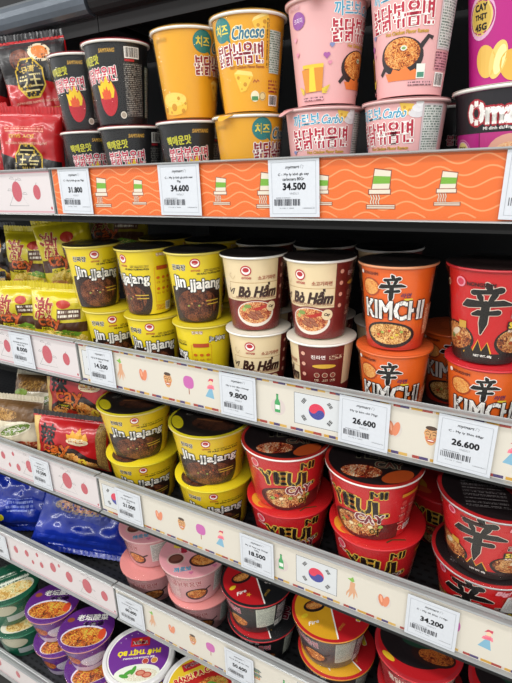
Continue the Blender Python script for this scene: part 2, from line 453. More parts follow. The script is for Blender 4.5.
BORD = [('4c3e6a', 9), ('cfc8bc', 2), ('c79636', 11), ('a03c34', 10), ('cabdae', 3), ('c79636', 6), ('4c3e6a', 8), ('cfa552', 9), ('cfc8bc', 5), ('a03c34', 7)]
def strip_folk(h):
    P = Pr(); P.rect(-731, 0, 345, h, I('d2ccbf'))
    for yy, ph in ((1.0, 0), (h - 5.4, 3)):
        x, i = -731.0, ph
        while x < 345:
            c, l = BORD[i % len(BORD)]; l *= 1.25; i += 1
            P.lv = 1; P.rect(x, yy, min(345, x + l), yy + 4.2, I(c)); x += l
    c = h / 2
    for x in (-632, -202, 228): ico_ginseng(P, x, c)
    for x in (-580, -153, 277): ico_hearts(P, x, c)
    for x in (-527, -106, 320): ico_mask(P, x, c)
    for x in (-484, -57): ico_fan(P, x, c)
    for x in (-443, -14): ico_lady(P, x, c)
    for x in (-382, 48): ico_pagoda(P, x, c)
    for x in (-323, 107): ico_bottle(P, x, c)
    for x in (-725, -296, 134): ico_flag(P, x, h * .17, 70, h * .66)
    return P
def strip_orange(h):
    P = Pr(); P.rect(-731, 0, 345, h, I('dd6826'))
    for k in range(-1, 8):
        P.lv = 1; pts = []
        x = -731
        while x <= 345:
            y = k * 12 + 3 + 4.8 * math.sin(2 * PI * (x + k * 7) / 53); pts.append((x, y)); x += 4
        seg = []
        for p in pts:
            if 0.8 < p[1] < h - 0.8: seg.append(p)
            else:
                if len(seg) > 1: P.line(seg, 1.7, I('e8925c'))
                seg = []
        if len(seg) > 1: P.line(seg, 1.7, I('e8925c'))
    for i, x in enumerate((-700, -624, -549, -474, -402, -331, -256, -183, -110, -38, 35, 108, 180, 252)): ico_cup(P, x, h * .46, 1.28 if i % 2 else 1.04)
    return P
def strip_berries(h, x0, spots, tri):
    P = Pr(); P.rect(x0, 0, -739, h, I('d2caca'))
    for y in (1.5, h - 4): P.rect(x0, y, -739, y + 2.5, I('cf9aa2'))
    for x in tri:
        P.lv = 3
        g = I('6f6f70'); P.line([(x - 26, h * .18), (x, h * .62), (x + 26, h * .18), (x - 26, h * .18)], .7, g)
        for q in ((-19, .55), (-9, .83), (10, .8), (20, .46)): P.line([(x + q[0] - 6, h * q[1]), (x + q[0] - 2, h * q[1] + 3), (x + q[0] + 4, h * q[1] + 2), (x + q[0] + 6, h * q[1] - 1), (x + q[0] - 6, h * q[1])], .6, g)
    for (x, y, r) in spots:
        P.lv = 12
        P.ell(x, h * y, r * .92, r * 1.22, I('b8505c')); P.line([(x, h * y + r * 1.2), (x + 2, h * y + r * 1.55)], .8, I('6f6f70'))
    for x in (-744, x0 + 8): P.ell(x, 9, 2, 2.6, I('b83e50'))
    return P
LEFT = {1: ([(-828, .52, 14), (-776, .5, 10), (-890, .5, 8), (-950, .45, 12), (-1010, .5, 8)], (-828, -950)),
        2: ([(-823, .5, 15), (-770, .48, 10), (-945, .5, 11), (-985, .4, 7), (-1030, .55, 14), (-1080, .5, 9)], (-823, -945)),
        3: ([(-830, .5, 15.5), (-779, .45, 10.5), (-952, .5, 12), (-993, .32, 7.5), (-1004, .72, 4.5), (-1043, .55, 8), (-1024, .3, 4.5), (-1090, .5, 12), (-1140, .5, 8)], (-830, -952)),
        4: ([(-825, .5, 16), (-771, .46, 11), (-884, .5, 12), (-939, .55, 11), (-982, .42, 7), (-1015, .36, 5), (-993, .72, 5), (-1034, .58, 8), (-1077, .52, 8.5), (-915, .72, 4), (-1120, .5, 12)], (-825,)),
        5: ([(-825, .5, 12), (-900, .5, 9), (-980, .5, 12), (-1060, .5, 9), (-1140, .5, 12), (-1200, .5, 8)], (-825,))}
SL = {(1, 0): 'shallow black metal shelf above the black, yellow and pink cups', (1, 1): 'black metal shelf carrying the black, yellow and pink cups', (1, 2): 'black metal shelf carrying the yellow, cream and orange cups',
      (1, 3): 'black metal shelf carrying the yellow and red bowls', (1, 4): 'black metal shelf carrying the pink and black flat bowls', (1, 5): 'low black base shelf carrying the white plastic crab noodle bowl',
      (0, 0): 'shallow metal shelf with a grey rounded front edge above the red packets', (0, 1): 'black metal shelf carrying the red and black packets', (0, 2): 'black metal shelf carrying the yellow packets',
      (0, 3): 'black metal shelf carrying the red and cream packets', (0, 4): 'black metal shelf carrying the blue packets', (0, 5): 'low black base shelf carrying the green bowls and purple cups'}
RLB = {(1, 1): 'price rail with orange wave strip under the black, yellow and pink cups', (1, 2): 'price rail with cream folk-icon strip under the cups', (1, 3): 'price rail with cream folk-icon strip under the yellow and red bowls',
       (1, 4): 'price rail with cream folk-icon strip under the pink and black flat bowls', (1, 5): 'low price rail with folk-icon strip in front of the base shelf', (0, 1): 'price rail with white strip of pink ovals under the red and black packets',
       (0, 2): 'price rail with white strip of red ovals under the yellow packets', (0, 3): 'price rail with white strip of red ovals under the red and cream packets', (0, 4): 'price rail with white strip of red ovals under the blue packets',
       (0, 5): 'low price rail with white strip in front of the green bowls and purple cups'}
def bay(label, x0, x1, right):
    R = 1 if right else 0
    xc = (x0 + x1) / 2
    def thing(nm, loc, lb, cat):
        t = tag(link(nm, None, loc=loc), lb, cat)
        def part(n2, me, par=None):
            o = link(n2, me, par or t)
            if par is None: o.location = -Vector(loc)
            return o
        return part
    part = thing('shelving_frame', (xc, BACK, 0), label, 'shelving')
    part('back_panel', boxes('back_panel', [(x0, x1, BACK + .004, BACK + 0.02, 0.02, 2.2)], backm))
    for xx in ((x0, x0 + .02), (x1 - .02, x1)): part('upright', boxes('upright', [(xx[0], xx[1], BACK - 0.03, BACK + .002, 0.0, 2.2)], steel))
    for i in range(6):
        z, y0 = DECK[i], FRONT[i]
        part = thing('metal_shelf', (xc, BACK, z - .03), SL[R, i], 'shelf')
        yb = BACK - .031
        part('shelf_deck', boxes('shelf_deck', [(x0 + .001, x1 - .001, y0 + 0.008, yb, z - 0.004, z), (x0 + .001, x1 - .001, yb - .004, yb, z - 0.03, z - 0.004)], DM))
        part('front_lip', boxes('front_lip', [(x0 + .001, x1 - .001, y0 + 0.008, y0 + 0.012, z - 0.03 if i != 5 else 0.0, z - 0.0042)], mat('lip_black', '101011', .8)))
        for xx in (x0 + 0.012, x1 - 0.016):
            v = [(xx + dx, y, zz) for dx in (0, .004) for (y, zz) in ((yb - .002, z - .004), (y0 + .03, z - .004), (y0 + .03, z - .012), (yb - .002, z - .03))]
            part('shelf_bracket', mesh('shelf_bracket', v, [(0, 1, 2, 3), (7, 6, 5, 4), (0, 4, 5, 1), (1, 5, 6, 2), (2, 6, 7, 3), (3, 7, 4, 0)], steel))
        if i == 0:
            sec = [(0.14 + .016 * math.cos(a), z + .018 + .024 * math.sin(a)) for a in [PI * .5 + PI * k / 8 for k in range(9)]] + [(0.148, z - .006), (0.148, z + .042)]
            n = len(sec); vv = [(x, s[0], s[1]) for x in (x0 + .004, x1 - .004) for s in sec]
            part('shelf_front_edge', mesh('shelf_front_edge', vv, [(k, k + n, (k + 1) % n + n, (k + 1) % n) for k in range(n)] + [tuple(range(n)), tuple(reversed(range(n, 2 * n)))], mat('dull_black_edge', '060607', .95) if right else greym))
            continue
        z0, z1 = RAIL[i]
        part = thing('price_rail', (xc, y0, z0), RLB[R, i], 'price rail')
        rl = part('rail_channel', rail_channel(x0 + 0.002, x1 - 0.002, z0, z1, y0))
        h = (z1 - z0) * 1000
        if right: P = strip_orange(h) if i == 1 else strip_folk(h)
        else: P = strip_berries(h, x0 * 1000 + 5, *LEFT[i])
        part('printed_strip', P.build('printed_strip', lambda x, y, o, z0=z0, y0=y0: (x, y0 + 0.0012 - o, z0 + y), step=None, off=0.2, eps=0.015))
        part('clear_cover', mesh('clear_cover', [(x0 + .003, y0 - .005, z0 - .001), (x1 - .003, y0 - .005, z0 - .001), (x1 - .003, y0 - .005, z1 + .002), (x0 + .003, y0 - .005, z1 + .002)], [(0, 1, 2, 3)], film('rail_cover', 0.012, 0.12, 0.08, 12)))
bay('black metal shelving frame behind the cups and bowls', JOINT, XR, True)
bay('black metal shelving frame behind the noodle packets', XL, JOINT, False)

# ------------------------------------------------------------------ price tags
TGM = mat('tag_paper', 'ccd0d6', 0.5, var=0.02, bscale=200); TK = I('3a3c44'); TG = I('8d9096')
def price_tag(x, shelf, price, lines, label, wd=66, tilt=0.0, dz=0.0, ht=71):
    z0 = RAIL[shelf][0] + 0.001 + dz; y0 = FRONT[shelf] - 0.0028
    t = tag(link('price_tag', None, loc=(x, y0, z0), rot=(0, tilt, 0)), label, 'price tag')
    link('tag_card', boxes('tag_card', [(-wd / 2000, wd / 2000, 0, 0.0006, 0, ht / 1000)], TGM), t)
    P = Pr(); a = wd / 66
    P.frame(-29 * a, 4, 29 * a, ht - 5, .6, I('a9adb3'))
    P.text('mymart', -1, ht - 12, 19, 4, TG, bold=.15, shear=.3); P.line([(9.5, ht - 13), (11, ht - 9), (14, ht - 10.5), (12.5, ht - 13.5)], .5, TG)
    for i, l in enumerate(lines): P.text(l, 0, ht - 20 - i * 5.2, min(44 * a, len(l) * 2.1), 3.6, TK, bold=.1)
    P.text(price, 1, ht - 34, 31, 8, TK, bold=.55)
    P.text('VND/LY', 1, ht - 42.5, 13, 2.6, TG)
    P.rect(-24 * a, ht - 48.2, -4, ht - 46.8, micro('tag', 'ccd0d6', '7d8086', .0016))
    P.barcode(-26 * a, ht - 57, 10, ht - 49, TK, 17, int(abs(x) * 1000))
    P.rect(-20 * a, ht - 60.5, 0, ht - 59, micro('tag', 'ccd0d6', '7d8086', .0016)); P.rect(12, ht - 60.5, 27 * a, ht - 59, micro('tag', 'ccd0d6', '7d8086', .0016))
    link('tag_print', P.build('tag_print', lambda x, y, o: (x, -o, y), step=None, off=.1, eps=.01), t)
for a in [(-.679, 1, '31.800', ['C - My ly khô gà cay 70gr'], 'white price tag reading 31.800 on the orange rail beside black cups', 70, .01),
          (-.469, 1, '34.600', ['C - My ly khô gà phô mai', '70g'], 'white price tag reading 34.600 on the orange rail', 72, 0),
          (-.291, 1, '34.500', ['C - My ly khô gà cay', 'carbonara 80Gr'], 'white price tag reading 34.500 on the orange rail under pink cups', 69, -.015),
          (-.022, 1, '', ['My ly'], 'white price tag on the orange rail below the black and magenta bowl', 70, .03),
          (-.894, 2, '8.000', ['My Nissin cay hương vị', 'Nissin 75g'], 'white price tag reading 8.000 under yellow noodle packets', 66, 0),
          (-.676, 2, '14.500', ['My ly Jin jjajang Ottogi', '65g'], 'white price tag reading 14.500 under yellow cups at the bay joint', 64, 0),
          (-.389, 2, '9.800', ['My ly bò hầm Ottogi', '60g'], 'white price tag reading 9.800 below cream beef noodle cups', 64, 0),
          (-.193, 2, '26.600', ['My ly kim chi 75gr'], 'white price tag reading 26.600 beside the printed flag, below the orange cups', 69, .02),
          (-.067, 2, '26.600', ['C - My ly Shin 68gr'], 'white price tag reading 26.600 below the large red cup', 66, .035),
          (-.909, 3, '10.500', ['My gói lẩu cay vị', 'Nissin 75g'], 'white price tag on the red-oval strip under red noodle packets', 62, 0),
          (-.653, 3, '21.000', ['My tô Jin jjajang', '105g'], 'white price tag covering half a printed flag, under yellow bowls', 66, 0),
          (-.367, 3, '18.500', ['My tô Yeul cay Ottogi', '105g'], 'white price tag reading 18.500 beside the printed green bottle', 64, 0),
          (-.085, 3, '34.200', ['C - My tô Shin 114gr'], 'white price tag reading 34.200 beside the printed orange hearts', 70, .02),
          (-1.139, 4, '', [], 'white price tag on the red-oval strip under blue noodle packets', 62, 0),
          (-.690, 4, '60.600', ['My tô khô gà carbonara', '105g'], 'white price tag reading 60.600 below pale pink bowls', 74, 0),
          (-.416, 4, '50.600', ['My tô khô gà cay 105g'], 'white price tag reading 50.600 below the red and black lidded bowl', 64, 0)]:
    price_tag(*a)

# ------------------------------------------------------------------ noodle cups and bowls
WHITE = mat('white_card', 'e9e6df', 0.4, coat=0.2)
KIND = {}
def kind(key, R0, R1, H, body, P, rim=None, lid=None, LP=None, tab=None, wrap=None, foot=0.004, cap=False):
    me = {}
    b = [(0.0, 0.003), (R0 - 0.004, 0.003), (R0 - 0.003, 0.0), (R0, 0.0)] + [(R0 + (R1 - R0) * k / 8, H * k / 8) for k in range(1, 9)] + [(R1 - 0.001, H)]
    me['body'] = revolve('cup_body', b, body)
    rr = 0.0019
    me['rim'] = revolve('rim', [(R1 + rr * 0.9 + rr * math.cos(a), H - rr + rr * math.sin(a)) for a in [2 * PI * k / 10 for k in range(11)]], rim or WHITE, 80)
    RL = R1 + 0.0032
    if cap:
        me['lid'] = revolve('lid', [(RL + .001, H - .011), (RL + .0025, H - .010), (RL + .0025, H + .001), (RL + .0005, H + .0032), (RL - .006, H + .0034), (RL - .008, H + .0016), (0, H + .0016)], lid)
    else:
        me['lid'] = revolve('lid', [(RL - .003, H - .0002), (RL, H + .0001), (RL + .0004, H + .0005), (RL - .002, H + .001), (0, H + .001)], lid)
    me['top'] = H + (.0034 if cap else .0032 if wrap else .001)
    if P: me['print'] = P.build('label_print', conemap(R0, R1, H), 6)
    if LP: me['lidprint'] = LP.build('lid_print', flatmap(H + (.0016 if cap else .001)), None, off=.1)
    if tab is not None:
        pts = [(-.012, -RL + .004), (.012, -RL + .004), (.009, -RL - .006), (.003, -RL - .012), (-.003, -RL - .012), (-.009, -RL - .006)]
        v = [(x, y, H + .0002 + zz - max(0, (-y - RL)) * .7) for zz in (0, .0007) for x, y in pts]; n = 6
        me['tab'] = mesh('peel_tab', v, [tuple(range(n, 2 * n)), tuple(reversed(range(n)))] + [(i, (i + 1) % n, (i + 1) % n + n, i + n) for i in range(n)], lid)
    if wrap:
        o = 0.0026
        pr = [(R0 * .5, -.0002)] + [(R0 + o * .5, .0004)] + [(R0 + o + (R1 - R0) * k / 10, H * k / 10) for k in range(1, 10)] + [(RL + .0012, H - .004), (RL + .0016, H + .0005), (RL - .003, H + .0024), (RL * .6, H + .0022), (RL * .45, H + .0022)]
        vs_ = revolve('shrink_wrap', pr, wrap, 72, jitter=.0018 if wrap is WR2 else .0011, seed=len(KIND) * 3.7)
        # leave the film open at top and bottom like a shrink sleeve
        bm = bmesh.new(); bm.from_mesh(vs_); bmesh.ops.delete(bm, geom=[f for f in bm.faces if len(f.verts) > 8], context='FACES_ONLY'); bm.to_mesh(vs_); bm.free()
        me['wrap'] = vs_
    me['tabaz'] = tab; me['R'] = (R0, R1); me['H'] = H
    KIND[key] = me
def cup(key, x, y, z, sview, label, cat='noodle cup', name='noodle_cup', group=None, lidaz=None, tilt=None, wrap=True):
    k = KIND[key]
    az = math.atan2(-x, 0.6 + y) - sview * MM / ((k['R'][0] + k['R'][1]) / 2)      # azimuth of the print, 0 = towards the aisle
    t = tag(link(name, None, loc=(x, y, z), rot=(0, 0, az)), label, cat, group)
    if tilt: t.rotation_mode = 'XYZ'; t.matrix_world = Matrix.Translation((x, y, z)) @ Matrix.Rotation(tilt[1], 4, Vector(tilt[0])) @ Matrix.Rotation(az, 4, 'Z')
    b = link('cup_body', k['body'], t)
    if 'print' in k: link('label_print', k['print'], b)
    link('rim', k['rim'], t)
    l = link('lid', k['lid'], t)
    la = (lidaz if lidaz is not None else math.atan2(-x, 0.6 + y)) - az
    l.rotation_euler = (0, 0, la)
    if 'lidprint' in k: link('lid_print', k['lidprint'], l)
    if 'tab' in k: o = link('peel_tab', k['tab'], l, rot=(0, 0, k['tabaz']))
    if wrap and 'wrap' in k: link('shrink_wrap', k['wrap'], t)
    return t
WR = film('clear_film', 0.015, 0.07, 0.6, 45); WR2 = film('loose_film', 0.03, 0.10, 1.0, 34)
BAR = lambda P, x0, y0, x1, y1, s=1: (P.rect(x0, y0, x1, y1, W), P.barcode(x0 + 1.5, y0 + 1.5, x1 - 1.5, y1 - 1, K, 15, s))
def flame(P, x, y, w, h, m):
    P.poly([(x - w * .5, y), (x + w * .5, y), (x + w * .62, y + h * .35), (x + w * .45, y + h * .75), (x + w * .3, y + h * .6), (x + w * .12, y + h), (x - w * .08, y + h * .68), (x - w * .3, y + h * .86), (x - w * .38, y + h * .55), (x - w * .62, y + h * .6)], m)
NOO = ['5a1d0c', 'b4521b', 'd98a3a', 'f0c277', '9c3318']
DARKN = ['1d0d08', '5a2413', '8a3c20', 'b86b42', '3a170d']
def heart(P, x, y, r, m): P.ell(x - r * .45, y, r * .55, r * .55, m, n=10); P.ell(x + r * .45, y, r * .55, r * .55, m, n=10); P.poly([(x - r, y - r * .1), (x + r, y - r * .1), (x, y - r * 1.2)], m)

SC = (0.036, 0.0475, 0.112)
# black spicy cup
def black_print():
    P = Pr(); mg = I('c2284a')
    P.text('SAMYANG', -11, 98, 22, 5, GOLD, bold=.2, shear=.25)
    P.text('핵매운맛', -42, 86, 36, 12, I('c9c437'), bold=.5, rot=.08)
    P.text('불닭볶음면', -30, 67, 58, 19, mg, out=W, bold=.9, ow=1.0, rot=.05)
    P.ell(-18, 36, 15, 25, I('b5202c')); flame(P, -20, 36, 22, 30, I('e8c325')); flame(P, -20, 34, 13, 18, I('d8572a'))
    P.ell(4, 12, 5, 5, I('d8d2c4')); P.ell(4, 12, 3.6, 3.6, I('a89c8a'))
    BAR(P, 12, 88, 34, 103, 3); P.rect(12, 84, 26, 87, I('b5202c'))
    P.rect(10, 10, 40, 82, micro('black', '1c1b1d', '8c8a84'))
    P.rect(46, 8, 70, 82, I('1d3a34')); P.rect(48, 10, 68, 80, micro('sticker', 'c9d4c9', '5f7a68'))
    P.text('불닭볶음면', 105, 70, 50, 12, mg, out=W, bold=.7)
    return P
kind('black', *SC, mat('black_card', '121214', 0.5, coat=0.12), black_print(), lid=I('b5202c'), wrap=WR)
# yellow cheese cup
def cheese_print():
    P = Pr(); dr = I('8d1a2e'); ch = I('eebf3e'); hol = I('c98d1e')
    P.ell(-35, 94, 13.5, 14, I('1f7a78')); P.poly([(-30, 84), (-24, 87), (-23, 78)], I('1f7a78')); P.text('치즈', -35, 94, 19, 12, I('e9d34b'), bold=.7)
    P.poly([(4, 100), (24, 108), (26, 92), (8, 91)], ch); P.poly([(4, 100), (24, 108), (18, 110), (6, 104)], I('f6dc84'))
    for q in ((11, 96, 2), (19, 100, 2.4), (18, 94, 1.5)): P.ell(*q[:2], q[2], q[2], hol, n=10)
    P.text('Cheese', -1, 89, 38, 14, I('2b6f8c'), out=I('f3e9c0'), bold=.6, ow=.9, shear=.35, rot=.04)
    P.text('불닭볶음면', -15, 66, 64, 23, dr, out=W, bold=.9, ow=1.0, rot=.03)
    P.text('HOT Chicken Flavor Ramen', -4, 51, 46, 3.4, I('a85a1a'), bold=.15)
    P.poly([(-22, 44), (4, 40), (-6, 24), (-14, 22)], ch); P.poly([(-22, 44), (4, 40), (2, 45), (-16, 48)], I('f3d472'))
    for q in ((-16, 39, 2.2), (-7, 31, 2.6), (-1, 38, 1.2), (-12, 26, 1.1)): P.ell(*q[:2], q[2], q[2], hol, n=10)
    P.line([(4, 33), (6, 36), (8, 33), (10, 36), (12, 34)], 1.2, I('a02a2a'))
    P.ell(6, 17, 6, 6.5, I('e9e2c0')); P.rect(1.5, 12, 10.5, 17, I('4b8a52')); P.ell(17, 17, 5.2, 5.2, I('d9c58a')); P.ring(17, 17, 3.8, 4.6, I('8a6a2a'))
    P.rect(26, 44, 46, 92, micro('sticker', 'c9d4c9', '5f7a68')); P.rect(22, 50, 25, 104, micro('yel', 'd8a030', '6a4a10', vertical=True))
    P.rect(26, 22, 46, 36, micro('yel2', 'd8a030', '8d1a2e', .004)); BAR(P, 27, 6, 46, 19, 5)
    # plain cheese wheel and wedge on the picture side
    P.ell(-84, 22, 22, 9, hol); P.rect(-106, 13, -62, 22, ch); P.ell(-84, 13, 22, 9, ch); P.ell(-84, 24, 22, 9, I('f0cd62'))
    for q in ((-101, 12, 4), (-90, 8, 2), (-83, 14, 5), (-68, 9, 3), (-64, 18, 1.8), (-74, 25, 2.4)): P.ell(*q[:2], q[2], q[2], hol, n=12)
    P.text('SAMYANG', -92, 98, 20, 4.5, GOLD, bold=.2, shear=.25)
    return P
kind('cheese', *SC, mat('yellow_card', 'e0a01e', 0.4, coat=0.2), cheese_print(), lid=I('dca632'), tab=0.0, wrap=WR)
# pink carbonara cup
def pink_print():
    P = Pr(); rd = I('b3283f'); bl = I('4f9fc0')
    P.text('까르보', -28, 98, 33, 14, bl, out=W, bold=.6, ow=.9, rot=.06); P.text('Carbo', 3, 98, 24, 10, bl, out=W, bold=.3, ow=.7, shear=.4)
    P.poly([(8, 108), (22, 106), (24, 94), (12, 96)], I('e8bf4a'))
    for q in ((13, 103), (18, 100)): P.ell(q[0], q[1], 1.6, 1.6, I('c9963a'), n=10)
    for i, r in enumerate((9, 6.5, 4)): P.ell(26 + i, 97 + i * 5, r, 5 - i * .8, I(('d9d6d8', 'e6e4e6', 'f1f0f0')[i]))
    P.text('불닭볶음면', -12, 77, 70, 23, rd, out=W, bold=1.0, ow=1.1, rot=.04)
    P.text('Hot Chicken Flavor Ramen', -4, 61, 46, 3.6, GOLD, bold=.25)
    P.ell(-9, 38, 25, 19, I('2a2022')); P.line([(12, 46), (20, 56), (25, 54)], [5, 4, 4], I('2a2022')); P.line([(-30, 28), (-36, 22)], [5, 4], I('2a2022'))
    flame(P, -8, 15, 34, 14, I('e07a3a')); P.ell(-9, 41, 21, 15, food('carbo', NOO)); P.ell(-6, 46, 3.5, 2.5, I('d9dccc')); P.ell(-6, 46, 2.2, 1.3, I('7da05a'))
    P.rect(9, 16, 19, 30, I('e6e8dd')); P.rect(10, 17, 18, 22, I('4b8a72')); P.rect(0, 9, 30, 14, micro('pink', 'dca6ab', '7c5a5e'))
    P.rect(31, 44, 58, 106, I('c9bcbe')); P.rect(33, 46, 56, 104, micro('pinksticker', 'cfd2cc', '728078')); P.rect(31, 24, 54, 42, micro('pink2', 'c98c96', '71474f')); BAR(P, 33, 8, 50, 22, 9)
    # picture side: hearts, speech bubble, plain carton
    P.ell(-87, 90, 10, 9, I('8d4a96')); P.text('크리미', -87, 90, 13, 5, I('f0d9ee'), bold=.2)
    for q, c in (((-52, 52, 4), 'a45a9c'), ((-46, 62, 3), '7f87b4'), ((-94, 72, 3), 'e7a0b4'), ((-92, 56, 3), 'd88aa4'), ((-48, 44, 2.5), 'd88aa4')): heart(P, *q, I(c))
    P.poly([(-86, 38), (-56, 40), (-58, 14), (-82, 13)], I('d58a2e')); P.poly([(-74, 40), (-68, 40), (-66, 14), (-76, 14)], I('efc93c')); P.rect(-84, 39, -56, 43, I('e4bd38'))
    for k in range(5): P.line([(-92 + k, 20 - k * 2), (-84, 16 - k)], 1.1, I('d8c13a')); P.line([(-58, 16 - k), (-48 - k, 20 - k * 2)], 1.1, I('d8c13a'))
    P.text('SAMYANG', -92, 103, 18, 4, I('c8949a'), bold=.1, shear=.25); P.rect(-86, 4, -56, 8, micro('pink', 'dca6ab', '7c5a5e'))
    return P
kind('pink', *SC, mat('pink_card', 'dfa9a8', 0.45, coat=0.15), pink_print(), rim=mat('pink_rim', 'd9b3b0', .4), lid=I('d7a0a0'), tab=0.0)
kind('pinkw', *SC, mat('pink_card'), pink_print(), rim=mat('pink_rim'), lid=I('d7a0a0'), tab=-1.0)
# magenta cup and black/magenta bowl
def magenta_print():
    P = Pr(); y = I('d9c36a'); mg = I('a3146a')
    P.ell(-14, 66, 17, 21, I('d9a7c6')); P.ring(-14, 66, 14.5, 16, mg); P.ell(-14, 66, 14, 17, y); P.ell(-14, 66, 12, 15, I('c9a94a'))
    for t, yy in (('CAY', 75), ('THỊT', 66), ('45G', 57)): P.text(t, -14, yy, 15, 6, K, bold=.5)
    P.text('KHOAI TÂY NGUYÊN CHẤT', 12, 90, 40, 3.6, I('e8bfd9'), bold=.15, rot=-1.0)
    P.ell(-6, 24, 12, 16, I('dfb455'), rot=.3); P.ell(8, 24, 9, 18, I('e7c26a'), rot=-.25); P.ell(10, 24, 5.5, 14, I('f1df9a'), rot=-.25); P.ell(24, 18, 13, 15, I('d9a845'), rot=.5)
    P.rect(38, 0, 60, 112, I('7a1050'))
    return P
kind('magenta', .038, .05, .118, mat('magenta_card', 'b0187a', .35, coat=.4), magenta_print(), lid=I('d0c8c0'))
def omachi_print():
    P = Pr(); C = 62 * PI
    P.rect(-C, 72, C, 113, I('17131a'))
    P.text('Omachi', 18, 92, 78, 22, W, out=I('a81f2e'), bold=1.8, ow=1.6)
    P.text('Mì dinh dưỡng', 12, 76, 30, 4, W, bold=.2)
    P.ell(-36, 50, 17, 17, I('d9a7c6')); P.ring(-36, 50, 15, 16.4, I('a3146a')); P.ell(-36, 50, 13, 14, I('e3cf80')); P.text('CAY', -36, 57, 14, 5, K, bold=.3); P.text('THỊT', -36, 50, 16, 5, K, bold=.3); P.text('45G', -36, 43, 12, 5, K, bold=.3)
    P.rect(-8, 2, -6.5, 72, I('7a1050')); P.rect(-6.5, 2, 60, 72, I('b8307a')); P.ell(26, 46, 26, 24, I('d8a08a')); P.ell(26, 44, 20, 18, food('broth', ['c05a3a', 'e0a070', 'f0cfa0', 'b8503a']))
    P.poly([(44, 98), (62, 113), (66, 102), (56, 90)], I('e0b844'))
    return P
kind('omachi', .058, .073, .117, mat('magenta_card'), omachi_print(), lid=I('d8d2c8'), tab=.2)
# yellow black-bean cup
def jin_print(H, k=1.0, big=False):
    P = Pr(); C = 200; br = I('2a1712')
    P.rect(-50 * k, 0, 30 * k, H * .52, br); P.ell(-50 * k, H * .26, 6 * k, H * .26, br); P.ell(30 * k, H * .26, 10 * k, H * .26, br)
    P.ell(-6 * k, H * .25, 36 * k, H * .24, food('jin', ['180b07', '3c1a10', '64301c', '9c5f3c', '2c120a'], 260))
    for i in range(6): P.ell(-20 * k + i * 6, H * .3 + (i % 3) * 4 - 6, 2, 1.6, I(('8fa04a', 'b87a4a', '9c3a22')[i % 3]), n=8)
    rd = I('b52832')
    P.ell(-4 * k, H * .86, 7.5, 7.5, rd); P.ell(-4 * k, H * .86, 6, 5.6, W); P.ell(-4 * k, H * .87, 4.4, 3.4, rd); P.rect(-8 * k, H * .85, 0, H * .855, W); P.text('OTTOGI', -4 * k, H * .755, 13, 2.8, rd, bold=.2)
    P.text('진짜장', -30 * k, H * .80, 24, 9, K, out=W, bold=.4, ow=.8)
    P.rect(8, H * .735, 38 * k, H * .765, micro('jinl', 'd9c01c', '5a4210', .0022)); P.text('MÌ XÀO TƯƠNG ĐEN', 18 * k, H * .71, 40 * k, 3.4, K, bold=.2)
    P.text('Jin', -32 * k, H * .575, 21 * k, 24 * (H / 112), W, out=K, bold=1.1, ow=1.4); P.text('.jjajang', 10 * k, H * .54, 54 * k, 20 * (H / 112), W, out=K, bold=.9, ow=1.4)
    P.rect(10 * k, H * .30, 34 * k, H * .315, I('d0b03a')); P.rect(12 * k, H * .25, 34 * k, H * .265, I('d0b03a'))
    rr = I('b5481e')
    P.text('진짜장', 58 * k, H * .91, 16, 5, W, out=rr, bold=.4)
    P.frame(46 * k, H * .18, 78 * k, H * .72, .8, I('d9a020')); P.rect(50 * k, H * .68, 74 * k, H * .74, rr)
    for i in range(2):
        for j in range(3): P.ell((52 + j * 10) * k, H * (.56 - i * .17), 3.2, 2.6, I('c9651e'), n=10); P.rect((49 + j * 10) * k, H * (.475 - i * .17), (55.5 + j * 10) * k, H * (.505 - i * .17), micro('jinr', 'd9c01c', 'b5481e', .002))
    P.rect(46 * k, H * .06, 66 * k, H * .15, micro('jinr', 'd9c01c', 'b5481e', .002)); BAR(P, 66 * k, H * .04, 80 * k, H * .17, 8)
    P.text('Jin jjajang', 88 * k, H * .80, 26 * k, 9, W, out=K, bold=.3, ow=.9)
    return P
kind('jin', *SC, mat('lemon_card', 'e0c81a', .4, coat=.2), jin_print(112), lid=I('1d1a18'), rim=mat('pale_lemon_rim', 'd4c45a', .4), wrap=WR)
kind('jinlow', *SC, mat('lemon_card'), jin_print(112), lid=I('cdb820'), rim=mat('pale_lemon_rim'), tab=2.2)
